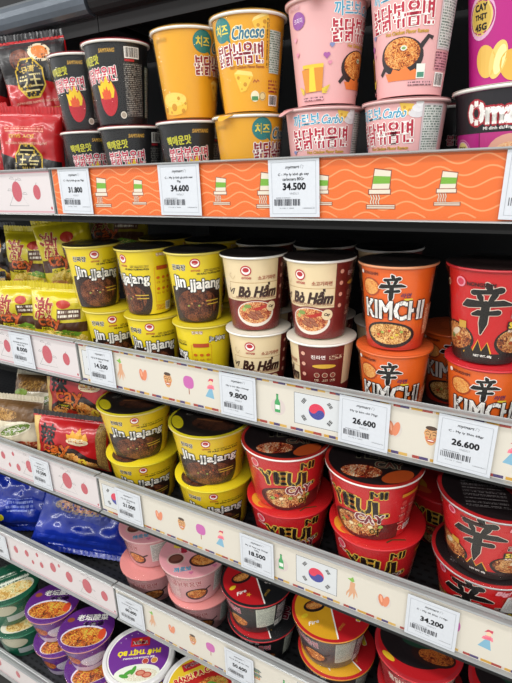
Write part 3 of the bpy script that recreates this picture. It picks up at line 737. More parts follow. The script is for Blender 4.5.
# beef cup
def beef_print():
    P = Pr(); C = 42 * PI; br = I('6b1f1c'); cr = I('e2cda4'); dk = I('33150f')
    P.rect(-C, 0, C, 46, br); P.rect(34, 0, C - 34, 112, br)
    P.ell(-2, 24, 36, 24, I('7d2420'))
    P.ell(-2, 26, 31, 20, I('e6ddd0')); P.ell(-2, 28, 28, 17, food('beef', ['7a1f14', 'b8482a', 'e0a05a', 'f0cf98', 'a03420'], 220))
    for i, q in enumerate(((-10, 22), (-2, 20), (6, 22), (-6, 27), (2, 28))): P.ell(q[0], q[1], 6, 3, I('8c4a34'), rot=-.5); P.ell(q[0], q[1] + .6, 4.6, 1.6, I('a5644a'), rot=-.5)
    P.poly([(-8, 34), (16, 40), (20, 36), (0, 31)], I('b82a20')); P.ell(-14, 38, 6, 3, I('7d9a4a')); P.ell(-20, 33, 3, 3, I('a8bf6a'))
    P.ell(24, 36, 8, 8, I('e2cda4')); P.text('Cay', 24, 36, 9, 5, dk, bold=.3, shear=.3)
    P.rect(-42, 49, 34, 74, cr); P.frame(-42, 49, 34, 74, .7, I('b08a58'))
    P.text('Vị', -38, 60, 11, 9, dk, bold=.5, shear=.35); P.text('Bò Hầm', 2, 62.5, 58, 21, dk, bold=1.2, shear=.35)
    P.text('BEEF BONE & SPICY FLAVOUR RAMEN', -2, 51.5, 60, 2.8, I('8a4a34'), bold=.1)
    rd = I('b52832'); P.ell(-13, 92, 7.5, 7.5, rd); P.ell(-13, 92, 6, 5.6, W); P.ell(-13, 93, 4.4, 3.4, rd); P.text('OTTOGI', -13, 81, 13, 2.8, rd, bold=.2)
    P.text('소고기라면', 16, 81, 26, 6, I('a85038'), bold=.4); P.line([(-36, 88), (-40, 84), (-34, 78), (-30, 84)], .6, I('b08a58'))
    P.text('진라면', 62, 92, 18, 6, W, out=rd, bold=.4); P.rect(76, 88, 94, 95, micro('beefw', '6b1f1c', 'd9c0a0')); P.ell(70, 78, 16, 3.2, I('d9ac3a'))
    for i in range(2):
        for j in range(3): P.ell(60 + j * 11, 64 - i * 22, 4, 4, I('8d4438'), n=12); P.ring(60 + j * 11, 64 - i * 22, 3.2, 3.8, I('d9c0a0'), 14); P.rect(56 + j * 11, 54 - i * 22, 64 + j * 11, 58 - i * 22, micro('beefw', '6b1f1c', 'd9c0a0'))
    for i in range(4): P.ell(42, 96 - i * 16, 3, 3, I('d9a08a'), n=12)
    return P
kind('beef', *SC, mat('cream_card', 'e2cda4', .45, coat=.15), beef_print(), lid=I('221a18'), wrap=WR)
kind('beeflow', *SC, mat('cream_card'), beef_print(), lid=I('d8d0c0'))
# orange kimchi cup
def kimchi_print():
    P = Pr(); C = 43 * PI
    for i in range(9): P.rect(-C + 0, i * 4, C, i * 4 + 4.2, I(('b32a18', 'ba3019', 'c0371a', 'c63f1c', 'cc471d', 'd14e1e', 'd5541f', 'd85920', 'da5d21')[i]))
    P.rect(-C, 44, C, 46, I('c9401d'))
    P.ell(-5, 21, 36, 18, I('241514')); P.ell(-5, 22, 31, 14, food('kim', ['5a2410', 'b86a28', 'e0b060', 'f2d898', 'a8421c'], 240))
    for i, q in enumerate(((-14, 24), (-4, 27), (6, 22), (12, 26), (-20, 20), (0, 18))): P.ell(q[0], q[1], 2.4, 1.6, I(('8fae4a', 'd0482a', 'd9c23a')[i % 3]), n=8)
    P.ell(-31, 83, 14, 12, I('a8421c')); P.ell(-31, 83, 12, 10, food('kim2', ['c25a20', 'e08a3a', 'f0c070', 'b8481c'], 300))
    brush_xin(P, -3, 83, 31, K, W, 1.0); P.text('라면', 14, 75, 12, 6, I('5a2a5a'), bold=.4, shear=.2); P.rect(12, 68.5, 22, 71, I('d9c23a'))
    P.text('KIMCHI', 0, 55, 78, 24, W, out=I('3a1a14'), bold=1.2, ow=1.2)
    P.ell(-44, 101, 2.6, 2.6, W); P.text('NONGSHIM', -30, 101, 22, 3.6, I('5a1a10'), bold=.2)
    for i in range(3): P.ring(50, 94 - i * 8, 2.4, 3.2, I('f0b08a'), 12)
    P.rect(44, 20, 64, 60, micro('kimp', 'c9501e', 'f0c8a0'))
    return P
kind('kimchi', *SC, mat('orange_card', 'e0611c', .4, coat=.2), kimchi_print(), lid=I('1f1816'), rim=mat('peach_rim', 'dc9468', .4), wrap=WR)
kind('kimchilow', *SC, mat('orange_card'), kimchi_print(), lid=I('d9602a'), rim=mat('orange_rim', 'd9642a', .4), wrap=WR)
kind('kimchired', *SC, mat('orange_card'), kimchi_print(), lid=I('c8232c'), rim=mat('red_rim', 'c8232c', .4), wrap=WR)
# red cup
def shin_print(H=112, k=1.0):
    P = Pr(); C = 200
    zz = [(-26 * k, H * .10), (-17 * k, H * .20), (-13 * k, H * .14), (-7 * k, H * .27), (-2 * k, H * .15), (4 * k, H * .25), (10 * k, H * .12)]
    P.poly([(-70 * k, 0), (70 * k, 0), (70 * k, H * .12)] + zz[::-1] + [(-70 * k, H * .12)], I('1c100e')); P.line(zz, 1.6, I('d9a82a'))
    for sx in (-1, 1):
        P.ell(sx * 41 * k, H * .25, 29 * k, H * .18, I('1c100e')); P.ell(sx * 41 * k, H * .265, 26 * k, H * .145, food('shin', ['3a120a', '8c3a18', 'c07a3a', 'dcb87a', '6c2410'], 200))
        P.ell(sx * 40 * k, H * .31, 9, 4, I('d8ccb0'), rot=.5); P.ell(sx * 46 * k, H * .25, 4, 3, I('5f7a3a')); P.ell(sx * 34 * k, H * .24, 4, 2.4, I('a8481c'))
    brush_xin(P, -2 * k, H * .62, 52 * k * min(1, H / 100), K, I('e9d9c8'), .8)
    P.text('라면', 38 * k, H * .56, 22 * k, 11, K, out=I('e9d9c8'), bold=.8, ow=.7); P.rect(24 * k, H * .41, 54 * k, H * .49, K); P.text('SHIN', 38 * k, H * .45, 24 * k, 7, I('e2c23a'), bold=.6)
    P.text('RAMYUN', 38 * k, H * .385, 24 * k, 3, I('e9d9c8'), bold=.2)
    P.ell(-30 * k, H * .88, 6, 6, I('e28a9a')); P.ell(-30 * k, H * .88, 4, 4, I('c8304a')); P.text('NONGSHIM', -8 * k, H * .87, 28, 4.6, I('3a0c0c'), bold=.3)
    P.rect(-32 * k, H * .38, -22 * k, H * .46, GOLD); P.text('NET WT. 68g', 0, H * .09, 22, 3.6, W, bold=.2); P.ring(-52 * k, H * .84, 3, 4, I('e8c8a0'), 14)
    P.poly([(50 * k, H * .26), (72 * k, H * .3), (74 * k, H * .55), (56 * k, H * .52)], I('bdbab6')) if k == 1 else None
    P.rect(76 * k, H * .2, 96 * k, H * .9, micro('shinp', 'a81820', 'e0b8a8')); P.text('매운맛', 40 * k, H * .75, 20, 7, I('c84a2a'), bold=.4)
    return P
kind('shin', .037, .05, .116, mat('red_card', 'c2151a', .4, coat=.2), shin_print(), lid=I('201312'), rim=mat('dark_red_rim', 'b8202a', .4), wrap=WR)
# ---- big bowls
BB = (0.054, 0.0715, 0.105)
def lid_food(bg, fm, acc):
    P = Pr(); P.ell(0, 0, 70, 70, I(bg), n=48); P.ell(-8, -34, 46, 26, fm); P.ell(-8, 0, 56, 10, I(bg))
    P.text(acc[0], 12, 22, 70, 26, I(acc[1]), out=I(acc[2]), bold=1.0, ow=1.2)
    P.rect(-40, -4, 30, -1, I(acc[1])); P.rect(-52, 40, -20, 50, micro('lidp' + bg, bg, 'b0a090'))
    return P
def jin_lid():
    P = Pr(); P.ell(0, 0, 70, 70, I('1f1a17'), n=48); P.ell(16, -22, 40, 22, food('jinlid', ['120a08', '3a2016', '5a3422', '26140e'], 150)); P.text('Jin', -24, 18, 44, 34, I('1f1a17'), out=I('8f8a80'), bold=.8, ow=.9); P.text('jjajang', 30, 12, 52, 22, I('1f1a17'), out=I('8f8a80'), bold=.6, ow=.8)
    P.rect(-20, -12, 30, -8, I('7a4a2a')); P.ell(-50, -30, 10, 26, I('d9c81c'), rot=.6)
    return P
kind('jinbowl', *BB, mat('golden_card', 'dcbc1e', .4, coat=.2), jin_print(105, 1.3), lid=I('c9ba20'), LP=jin_lid(), rim=mat('golden_rim', 'd0c078', .4), wrap=WR)
kind('jinbowly', *BB, mat('golden_card'), jin_print(105, 1.3), lid=I('dfca1e'), LP=Pr().ell(-34, -24, 27, 34, I('4a2e1c'), rot=.5).ell(-38, -26, 18, 24, food('jin', []), rot=.5), rim=mat('lemon_rim', 'd9cb1e', .4), wrap=WR)
def mi_print():
    P = Pr(); dk = I('241212'); gd = I('dcb648'); H = 105
    P.rect(-20, 0, 60, 30, I('5a1614')); P.ell(-14, 22, 46, 24, I('4a1412')); P.ell(-10, 24, 40, 20, food('mi', ['2a0f0a', '8c2c18', 'c9843a', 'e8d09a', '4a6a2a'], 170))
    for i in range(9): P.ell(-36 + i * 8, 26 + (i * 7 % 13) - 4, 4, 3, I(('8fae4a', 'd0482a', 'e8dcb0', 'c9843a')[i % 4]), n=10)
    P.text('MI', 22, 87, 21, 13, dk, out=gd, bold=1.1, ow=1.0)
    for c, x, y, s, r in (('Y', -42, 64, 26, .15), ('E', -18, 66, 24, 0), ('U', 2, 63, 26, -.05), ('L', 26, 60, 28, .06)): P.text(c, x, y, 20, s, dk, out=gd, bold=1.9, ow=1.5, rot=r)
    for c, x, y in (('C', -4, 41), ('A', 10, 39), ('Y', 25, 41)): P.text(c, x, y, 14, 15, I('7a2030'), out=I('e9dcd0'), bold=1.1, ow=1.1)
    P.text('여', 18, 16, 14, 14, K, out=gd, bold=.8, ow=.8)
    rd = I('d9485a'); P.ell(-62, 86, 8, 8, I('e6b0b0')); P.ell(-62, 86, 6, 6, rd); P.text('OTTOGI', -62, 74, 16, 3, I('e9dcd0'), bold=.2)
    for i in range(3):
        for j in range(2): P.ell(62 + j * 16, 66 - i * 15, 4.5, 4.5, I('c84a44'), n=12); P.rect(56 + j * 16, 56 - i * 15, 68 + j * 16, 59 - i * 15, micro('mip', 'a91a22', 'e8b8a8'))
    P.rect(55, 78, 88, 84, I('d08a2a')); P.ring(62, 18, 3.6, 4.6, I('e9c8b0'), 14); BAR(P, 70, 10, 92, 22, 4)
    return P
def mi_lid():
    P = Pr(); P.ell(0, 0, 70, 70, I('1d1516'), n=48); P.ell(34, -44, 26, 14, I('c0501f'), rot=.6); P.ell(-16, -36, 34, 22, I('2a1414')); P.ell(-18, -38, 30, 17, food('milid', ['4a120c', 'b02a1c', 'd9843a', 'e8e0c8', '6a8a3a'], 150))
    for c, x in (('Y', -24), ('E', -4), ('U', 16), ('L', 38)): P.text(c, x, 12, 18, 26, I('1d1516'), out=I('8f8a70'), bold=1.4, ow=.9)
    P.text('CAY', 22, -16, 40, 16, I('5a1a1a'), out=I('8f8a70'), bold=.8, ow=.8)
    return P
kind('mi', *BB, mat('crimson_card', 'c01c22', .4, coat=.2), mi_print(), lid=I('b32a22'), LP=mi_lid(), wrap=WR)
def mi_lid2():
    P = Pr(); P.ell(0, 0, 70, 70, I('c51c20'), n=48); P.ell(-50, -28, 14, 22, I('d9962a'), rot=.4); P.ell(-40, -42, 16, 8, I('d9562a'), rot=-.5); P.line([(16, -58), (24, -50), (44, -46)], 3, I('4a3a1a'))
    return P
kind('mired', *BB, mat('crimson_card'), mi_print(), lid=I('c51c20'), LP=mi_lid2(), rim=mat('red_rim'), wrap=WR)
def shin_lid():
    P = Pr(); P.ell(0, 0, 70, 70, I('1a1113'), n=48); P.ell(40, 20, 30, 44, I('8c1a1e'))
    for i in range(9): P.rect(-44, -46 + i * 8, 10, -42 + i * 8, micro('shl', '1a1113', '7d7676', .003))
    brush_xin(P, 42, 18, 44, K, I('b08a7a'), 1)
    return P
def shinbowl_print():
    P = shin_print(105, 1.25); P.text('큰사발면', 62, 84, 26, 8, I('e6a0a8'), bold=.5, shear=.2); P.text('Big!', 40, 92, 18, 10, I('e6a0a8'), bold=.7, shear=.25)
    P.poly([(40, 56), (84, 44), (88, 82), (46, 86)], I('c9c6c2')); P.poly([(44, 60), (82, 49), (85, 79), (48, 82)], micro('greysticker', 'c9c6c2', '9a9894'))
    return P
kind('shinbowl', *BB, mat('red_card'), shinbowl_print(), lid=I('a81a1e'), LP=shin_lid(), rim=mat('silver_rim', 'a8a6a4', .3, .5), wrap=WR2)
# ---- flat spicy bowls (lower shelf)
FB = (0.052, 0.0665, 0.079)
def flat_print(txt, c1, c2, bgm, bgh, stk='cfd2cc'):
    P = Pr(); H = 79
    P.text('불닭볶음면', -24, 54, 58, 14, I(c1), out=I(c2), bold=.7, ow=1.0, rot=.04)
    P.text(txt, -34, 70, 40, 8, I(c2), bold=.4)
    P.ell(-4, 24, 24, 16, I('2a2022')); P.ell(-4, 25, 20, 12, food('flat', NOO)); P.line([(14, 32), (26, 38)], 4, I('2a2022'))
    P.rect(34, 16, 70, 68, I(stk)); P.rect(36, 18, 68, 66, micro('flats' + bgh, stk, '7a8078')); BAR(P, 72, 8, 94, 22, 6)
    P.rect(-70, 10, -40, 44, micro('flatm' + bgh, bgh, c2)); P.rect(74, 26, 96, 64, micro('flatm' + bgh, bgh, c2))
    return P
def pink_lid():
    P = Pr(); P.ell(0, 0, 65, 65, I('d8959c'), n=48); P.ell(-36, -12, 19, 17, I('c9a49c')); P.ell(-36, -12, 15.5, 13.5, I('5a302a')); P.ell(-36, -10, 11, 8, I('77463a'))
    P.ell(20, -26, 30, 20, I('3a2022')); P.ell(20, -25, 26, 16, food('carbo', [])); P.text('까르보', -24, -44, 34, 13, I('4f9fc0'), out=W, bold=.6); P.text('불닭볶음면', 14, 14, 80, 22, I('b3283f'), out=W, bold=1.2, ow=1.3)
    P.ell(-26, 28, 14, 9, I('e0be4a'), rot=.3)
    for q in ((40, -46), (-8, -56), (46, 34)): heart(P, q[0], q[1], 5, I('c46a8c'))
    return P
kind('pinkbowl', *FB, mat('pale_pink_card', 'cf989a', .4, coat=.4), flat_print('까르보', 'a8404c', 'e6cfc8', 'p', 'c48e90'), rim=mat('pink_rim'), lid=I('d8959c'), LP=pink_lid(), wrap=WR2)
kind('pinkbowl2', *FB, mat('pale_pink_card'), flat_print('까르보', 'a8404c', 'e6cfc8', 'p', 'c48e90'), rim=mat('pink_rim2', 'd98a86', .4), lid=I('d98a86'), wrap=WR2)
def duo_lid(left, right, txt):
    P = Pr(); R = 65; a = -2.0
    P.ell(0, 0, R, R, I(right), n=48); P.ell(0, 0, R, R, I(left), rot=0, a0=PI / 2 + .2, a1=PI * 1.5 + .2)
    P.line([(-12.8, 63), (12.8, -63)], 2.4, W)
    P.ell(-30, 2, 20, 13, I('23191b'), rot=.4); P.ell(-30, 4, 16, 9, food('flat', []), rot=.4)
    P.ell(-46, -22, 7, 4, I('e2c22a'), rot=.7)
    st = [(-16 + (5.5 if i % 2 == 0 else 2.3) * math.cos(i * PI / 5), -40 + (5.5 if i % 2 == 0 else 2.3) * math.sin(i * PI / 5)) for i in range(10)]
    P.poly(st, I('e2a22a')); P.text('Fire', -30, -34, 20, 7, W, bold=.3, shear=.3, rot=.5)
    P.text(txt, 34, -2, 40, 30, I('7a1f34') if right != 'b3181f' else I('e2c22a'), out=W, bold=1.6, ow=1.3, rot=-.3); P.text('SAMYANG', 18, -38, 18, 5, GOLD, shear=.25, rot=1.0)
    return P
kind('blackbowl', *FB, mat('black_card'), flat_print('핵매운맛', 'c2284a', 'd9cfcf', 'k', '1c1b1d', 'c8cbbb'), lid=I('1a1a1c'), LP=duo_lid('b3181f', '1a1a1c', '볶음'), rim=mat('red_rim'), wrap=WR2)
kind('fierybowl', *FB, mat('charcoal_card', '4a4244', .4, coat=.4), flat_print('핵불닭', 'a83a4c', 'd9cfcf', 'g', '4a4244', 'aeb0a4'), lid=I('b3181f'), LP=duo_lid('d9a022', 'b3181f', '핵'), rim=mat('amber_rim', 'cf8a22', .4), wrap=WR2)
def red_lid():
    P = Pr(); P.ell(0, 0, 65, 65, I('b3181f'), n=48); P.ell(-3, 8, 60, 54, I('1d1618'), n=40); P.ell(24, -16, 34, 20, I('2a1614')); P.ell(28, -16, 27, 14, food('redlid', ['2a0f0a', '7a2c14', 'b8682a', '4a1a10'], 150)); P.ell(0, 2, 26, 10, I('1f3a2c')); P.text('불닭볶음면', 0, 24, 70, 20, I('8c1f2c'), out=I('b8a8a0'), bold=.8)
    P.ell(-44, -38, 12, 5, I('d9b02a'), rot=-.6)
    return P
kind('redbowl', *FB, mat('brick_card', 'a8242c', .4, coat=.4), flat_print('매운맛', 'e0c8b8', '8a1420', 'r', 'a8242c', 'b8a8a0'), lid=I('a8242c'), LP=red_lid(), rim=mat('red_rim'), wrap=WR2)
# ---- bottom deck
def green_print():
    P = Pr(); P.rect(-24, 14, 50, 34, I('a8b0ac')); P.ell(-30, 56, 34, 18, I('b8b49a')); P.rect(-80, 10, -54, 40, micro('grn', '0f4a34', '8ab09a')); return P
def green_lid():
    P = Pr(); P.ell(0, 0, 71, 71, I('0f5038'), n=48); P.ell(0, -26, 58, 34, I('d8d4c0')); P.ell(4, -32, 50, 26, food('grn', ['8a6a2a', 'c99a4a', 'd9c07a', 'e4d8a8', '7a8a3a'], 60)); P.rect(-50, -6, 50, 12, I('b9c4b0')); P.rect(-50, -6, 50, 12, micro('grnl', 'd8dccb', '0f4a34', .018)); P.rect(-36, 24, 24, 38, micro('grnl2', '0f5038', 'd8dccb', .013)); P.rect(32, 24, 50, 30, micro('grnl3', '0f5038', 'd8dccb', .006)); return P
kind('greenbowl', .058, .073, .084, mat('green_card', '125a40', .35, coat=.4), green_print(), lid=I('0f5038'), LP=green_lid(), rim=mat('green_rim', '1a7a52', .35), wrap=WR2)
def purp_print():
    P = Pr(); H = 82; C = 53 * PI; P.rect(-C, 0, C, 16, I('c4b4cc')); P.ell(4, 36, 30, 18, food('purpn', ['d9d4dc', 'a89ab0', 'efeaf0', '7a6a84'], 300)); P.rect(44, 16, 80, 74, micro('prp', '6a2a86', 'd0b8dc')); P.ell(-44, 40, 18, 14, food('purp2', ['3a2412', 'a8481c', 'd9702a', 'c9b84a'], 200)); return P
def purp_lid():
    P = Pr(); P.ell(0, 0, 61, 61, I('5a1f78'), n=40); P.ell(0, -22, 54, 30, I('d8d0dc')); P.ell(0, -24, 51, 27, food('purp', ['3a2412', 'a8481c', 'd9702a', 'd9c84a', '5a7a2a'], 130)); P.ell(42, -18, 9, 15, I('cf4a26'))
    P.text('老坛酸菜', 8, 31, 74, 18, W, out=I('2a0f3c'), bold=.9); P.text('牛肉面', 14, 12, 48, 12, W, out=I('2a0f3c'), bold=.5); P.ell(-44, 26, 9, 7, I('8a4a26')); return P
kind('purplecup', .044, .0625, .082, mat('purple_card', '5f2480', .35, coat=.45), purp_print(), lid=I('5a1f78'), LP=purp_lid(), rim=mat('salmon_rim', 'c98a80', .4), wrap=WR2)
def pho_lid():
    P = Pr(); P.ell(0, 0, 75, 75, W, n=56); P.ell(0, 0, 68, 68, I('6d2f8c'), n=56); P.ell(0, 46, 50, 22, I('e4e6d6')); P.ell(-6, 50, 38, 15, food('pho', ['e8e4d0', 'c9c0a0', 'f2efe2', 'a8b080'], 130))
    for q in ((-22, 52), (-8, 46)): P.ell(q[0], q[1], 11, 7, I('b8483a')); P.ell(q[0], q[1], 8, 4.6, I('d08a70'))
    for q in ((18, 42, .5), (28, 50, -.3), (8, 38, 1.2)): P.ell(q[0], q[1], 11, 4.5, I('4f9a3a'), rot=q[2])
    for x in (-36, -16): P.ell(x, 18, 8, 8, I('c98a3a') if x < -20 else I('b8483a')); P.ring(x, 18, 6.5, 7.3, W, 20)
    P.text('PHỞ THỊT BÒ', 0, -6, 96, 18, I('ecd62e'), bold=1.2); P.text('BEEF FLAVOUR RICE NOODLE', 0, 8, 70, 4, W, bold=.2)
    P.rect(-22, -46, 22, -22, I('c01f2c')); P.text('VIFON', 0, -32, 34, 9, W, bold=.7); P.poly([(-4, -41), (4, -41), (0, -36)], I('ecd62e'))
    for a in range(9): P.text('•', 58 * math.cos(PI * 1.15 + a * .25), 58 * math.sin(PI * 1.15 + a * .25), 2, 2, W)
    return P
kind('phobowl', .056, .0755, .076, mat('white_plastic', 'dcdad8', .3, coat=.3), Pr().rect(-90, 4, 90, 60, I('6d2f8c')).text('PHỞ THỊT BÒ', 0, 34, 90, 18, I('ecd62e'), bold=1), lid=mat('white_plastic'), LP=pho_lid(), cap=True)
def crab_lid():
    P = Pr(); P.ell(0, 0, 75, 75, W, n=56); P.ell(0, 0, 68, 68, I('b5221f'), n=56); P.ell(0, 0, 68, 68, I('e0bc2a'), rot=0, n=28, a0=.35, a1=PI - .35); P.ell(18, -18, 40, 28, food('crab', ['7a2a12', 'c9642a', 'e8b45a', '6a8a2a', 'd9402a'], 110))
    P.text('BÁNH ĐA CUA', 2, 30, 98, 16, I('c01f2c'), out=I('f2e6b0'), bold=1.0, ow=1.0); P.rect(-22, 44, 18, 62, I('c01f2c')); P.text('VIFON', -2, 54, 30, 8, W, bold=.6)
    for q in ((6, -14, .4), (26, -8, -.6)): P.ell(q[0], q[1], 12, 4.5, I('5f9a3a'), rot=q[2])
    for q in ((-4, -30), (30, -28)): P.ell(q[0], q[1], 10, 8, I('d9d0b8')); P.ell(q[0], q[1], 6, 5, I('d05a3a'))
    return P
kind('crabbowl', .056, .0755, .076, mat('white_plastic'), Pr().rect(-90, 4, 90, 60, I('d9a82a')).text('BÁNH ĐA CUA', 0, 34, 90, 16, I('b5221f'), bold=1), lid=mat('white_plastic'), LP=crab_lid(), cap=True)

# ---------- top shelf of cups
def top(key): return KIND[key]['top'] + .0006
d = DECK[1] + .0003; h = top('black')
cup('black', -.722, .088, d, -22, 'lower black noodle cup beside the red packets, top rim white', group='black cups')
cup('black', -.730, .090, d + h, -4, 'black noodle cup with red flame, on top beside the red packets', group='black cups')
cup('black', -.616, .072, d, -18, 'lower black noodle cup with yellow lettering, between two other black cups', group='black cups')
cup('black', -.622, .064, d + h, 2, 'black noodle cup with barcode and small print, beside the yellow cheese cup', group='black cups')
cup('black', -.500, .075, d, -24, 'lower black noodle cup under a yellow cheese cup', group='black cups')
cup('cheese', -.494, .072, d + h, -56, 'yellow cup with teal bubble and cheese wheel, standing on a black cup', group='yellow cheese cups', lidaz=PI)
cup('cheese', -.395, .070, d, -52, 'lower yellow cheese cup with its lid tab folded down', group='yellow cheese cups', lidaz=-.1)
cup('cheese', -.388, .066, d + h, 0, 'yellow cup lettered Cheese, standing on another yellow cup', group='yellow cheese cups', lidaz=PI)
cup('pinkw', -.284, .070, d, -8, 'lower pink noodle cup beside the yellow cup, lid tab sticking out', group='pink cups')
cup('pink', -.278, .068, d + h, -52, 'upper pink noodle cup with orange carton and hearts', group='pink cups', lidaz=.15)
cup('pink', -.178, .070, d, 14, 'lower pink noodle cup with a grey text panel, beside the black and magenta bowl', group='pink cups', lidaz=PI)
cup('pink', -.174, .066, d + h, 2, 'upper pink noodle cup with a pan of noodles', group='pink cups', lidaz=PI)
cup('omachi', -.053, .096, d, 34, 'black and magenta noodle bowl with large white lettering', 'noodle bowl', 'noodle_bowl')
cup('magenta', -.072, .086, d + top('omachi'), 20, 'magenta noodle cup standing on the black and magenta bowl')
cup('black', -.140, .190, d, 90, 'dim black cup standing behind the pink cups and the magenta bowl', group='black cups')
# ---------- second shelf
d = DECK[2] + .0003; h = top('jin')
cup('jinlow', -.712, .072, d, -4, 'lower yellow cup next to the yellow packets', group='yellow black-bean cups')
cup('jin', -.738, .070, d + h, -6, 'upper yellow cup next to the yellow packets, noodles pictured', group='yellow black-bean cups')
cup('jinlow', -.606, .070, d, 4, 'lower yellow cup in the middle of the three yellow cups', group='yellow black-bean cups')
cup('jin', -.612, .070, d + h, 34, 'upper yellow cup turned to its red instruction panel', group='yellow black-bean cups')
cup('jinlow', -.496, .068, d, 68, 'lower yellow cup showing its instruction panel, beside a cream cup', group='yellow black-bean cups')
cup('jin', -.502, .068, d + h, -2, 'upper yellow cup beside a cream cup, noodles pictured', group='yellow black-bean cups')
cup('beeflow', -.391, .070, d, 0, 'lower cream cup lettered Bò Hầm, beside a yellow cup', group='cream beef cups')
cup('beef', -.394, .068, d + h, -2, 'upper cream cup lettered Bò Hầm, beside a yellow cup', group='cream beef cups')
cup('beeflow', -.284, .070, d, 66, 'lower beef cup turned to its dark red back panel', group='cream beef cups')
cup('beef', -.287, .070, d + h, 13, 'upper cream cup with dark red side, beside the orange cup', group='cream beef cups')
cup('kimchilow', -.176, .070, d, 2, 'lower orange kimchi cup with an orange lid, under another orange cup', group='orange kimchi cups')
cup('kimchi', -.176, .068, d + h, 3, 'upper orange kimchi cup with noodle picture', group='orange kimchi cups')
cup('kimchired', -.058, .070, d, -4, 'orange kimchi cup with a red lid, under the red cup', group='orange kimchi cups')
cup('shin', -.062, .066, d + h, 2, 'large red cup with a black brush-written character')
for k, x, lb, g in (('jin', -.655, 'yellow cup in the row behind, next to the yellow packets', 'yellow black-bean cups behind'), ('jin', -.545, 'yellow cup in the row behind, between the yellow and cream cups', 'yellow black-bean cups behind'),
                   ('beef', -.435, 'cream cup in the row behind, next to a yellow one', 'cream beef cups behind'), ('beef', -.325, 'cream cup in the row behind, between two others', 'cream beef cups behind'), ('beef', -.220, 'cream cup in the row behind, seen between cream and orange cups', 'cream beef cups behind')):
    cup('beeflow' if k == 'beef' else 'jinlow', x, .182, d, 0, lb + ', lower of its pair', group=g); cup(k, x, .180, d + h, 20, lb + ', upper of its pair', group=g)
cup('kimchilow', -.115, .185, d, 0, 'orange kimchi cup in the dim row behind', group='orange kimchi cups')
# ---------- third shelf
d = DECK[3] + .0003; h = top('mi'); B = ('noodle bowl', 'noodle_bowl')
cup('jinbowly', -.688, .090, d, 0, 'lower yellow bowl with yellow lid, beside the red packets', *B, 'yellow black-bean bowls')
cup('jinbowl', -.692, .086, d + h, 0, 'upper yellow bowl with black lid, beside the red packets', *B, 'yellow black-bean bowls', lidaz=.4)
cup('jinbowly', -.508, .088, d, 0, 'lower yellow bowl with yellow lid, beside the red bowls', *B, 'yellow black-bean bowls')
cup('jinbowl', -.508, .083, d + h, 4, 'upper yellow bowl with black lid, beside the red bowls', *B, 'yellow black-bean bowls', lidaz=.2)
cup('mired', -.350, .090, d, -12, 'lower red bowl with red lid, beside the yellow bowls', *B, 'red spicy bowls')
cup('mi', -.353, .084, d + h, -10, 'upper red bowl with dark lid, beside the yellow bowls', *B, 'red spicy bowls')
cup('mired', -.194, .088, d, -10, 'lower red bowl with red lid, on the side of the brush-lettered bowls', *B, 'red spicy bowls')
cup('mi', -.200, .082, d + h, 14, 'upper red bowl with barcode, on the side of the brush-lettered bowls', *B, 'red spicy bowls')
cup('shinbowl', -.032, .090, d, 14, 'lower red bowl with a black brush character, under another', *B, 'red brush-character bowls')
cup('shinbowl', -.030, .082, d + h, 10, 'upper red bowl with a black brush character and a pale sticker', *B, 'red brush-character bowls', lidaz=.3)
for k, x, lb in (('jinbowly', -.60, 'yellow bowl in the dim row behind the yellow bowls'), ('mired', -.425, 'red bowl in the dim row behind, between yellow and red bowls'), ('mired', -.268, 'red bowl in the dim row behind, between the lettered red bowls'), ('mired', -.112, 'red bowl in the dim row behind, next to the brush-lettered bowls')):
    cup(k, x, .245, d, 0, lb + (', lower of its pair' if -.5 < x < -.2 else ''), *B, 'bowls behind', wrap=False)
    if -.5 < x < -.2: cup('mi', x, .24, d + h, 0, lb + ', upper of its pair', *B, 'bowls behind', wrap=False)
# ---------- fourth shelf
d = DECK[4] + .0003; h = top('pinkbowl')
cup('pinkbowl2', -.712, .098, d, 0, 'lower pink bowl with coral lid, beside the blue packets', *B, 'pink bowls')
cup('pinkbowl', -.718, .114, d + h, 40, 'upper pink bowl with a pale sticker, beside the blue packets', *B, 'pink bowls')
cup('pinkbowl2', -.565, .088, d, -2, 'lower pink bowl with coral lid, beside the black bowls', *B, 'pink bowls')
cup('pinkbowl', -.572, .080, d + h, -4, 'upper pink bowl with a brown round on its lid, beside the black bowls', *B, 'pink bowls')
cup('blackbowl', -.412, .085, d, -6, 'lower black bowl with red and black lid', *B, 'black bowls')
cup('blackbowl', -.420, .080, d + h, 38, 'upper black bowl with red and black lid and a pale sticker', *B, 'black bowls')
cup('fierybowl', -.256, .084, d, 0, 'lower grey bowl with yellow and red lid', *B, 'grey bowls', lidaz=.9)
cup('fierybowl', -.266, .080, d + h, 26, 'upper grey bowl with yellow and red lid', *B, 'grey bowls')
cup('redbowl', -.106, .086, d, 0, 'lower brick red bowl beside the grey bowls', *B, 'brick red bowls')
cup('redbowl', -.112, .080, d + h, -10, 'upper brick red bowl with black lid, beside the grey bowls', *B, 'brick red bowls')
cup('redbowl', .040, .088, d, 0, 'lower brick red bowl at the end away from the grey bowls', *B, 'brick red bowls')
cup('redbowl', .036, .080, d + h, 10, 'upper brick red bowl at the end away from the grey bowls', *B, 'brick red bowls')
for x, lb in ((-.49, 'black bowl in the dim row behind, between pink and black bowls'), (-.335, 'black bowl in the dim row behind, between black and grey bowls')): cup('blackbowl', x, .235, d, 0, lb, *B, 'black bowls behind', wrap=False)
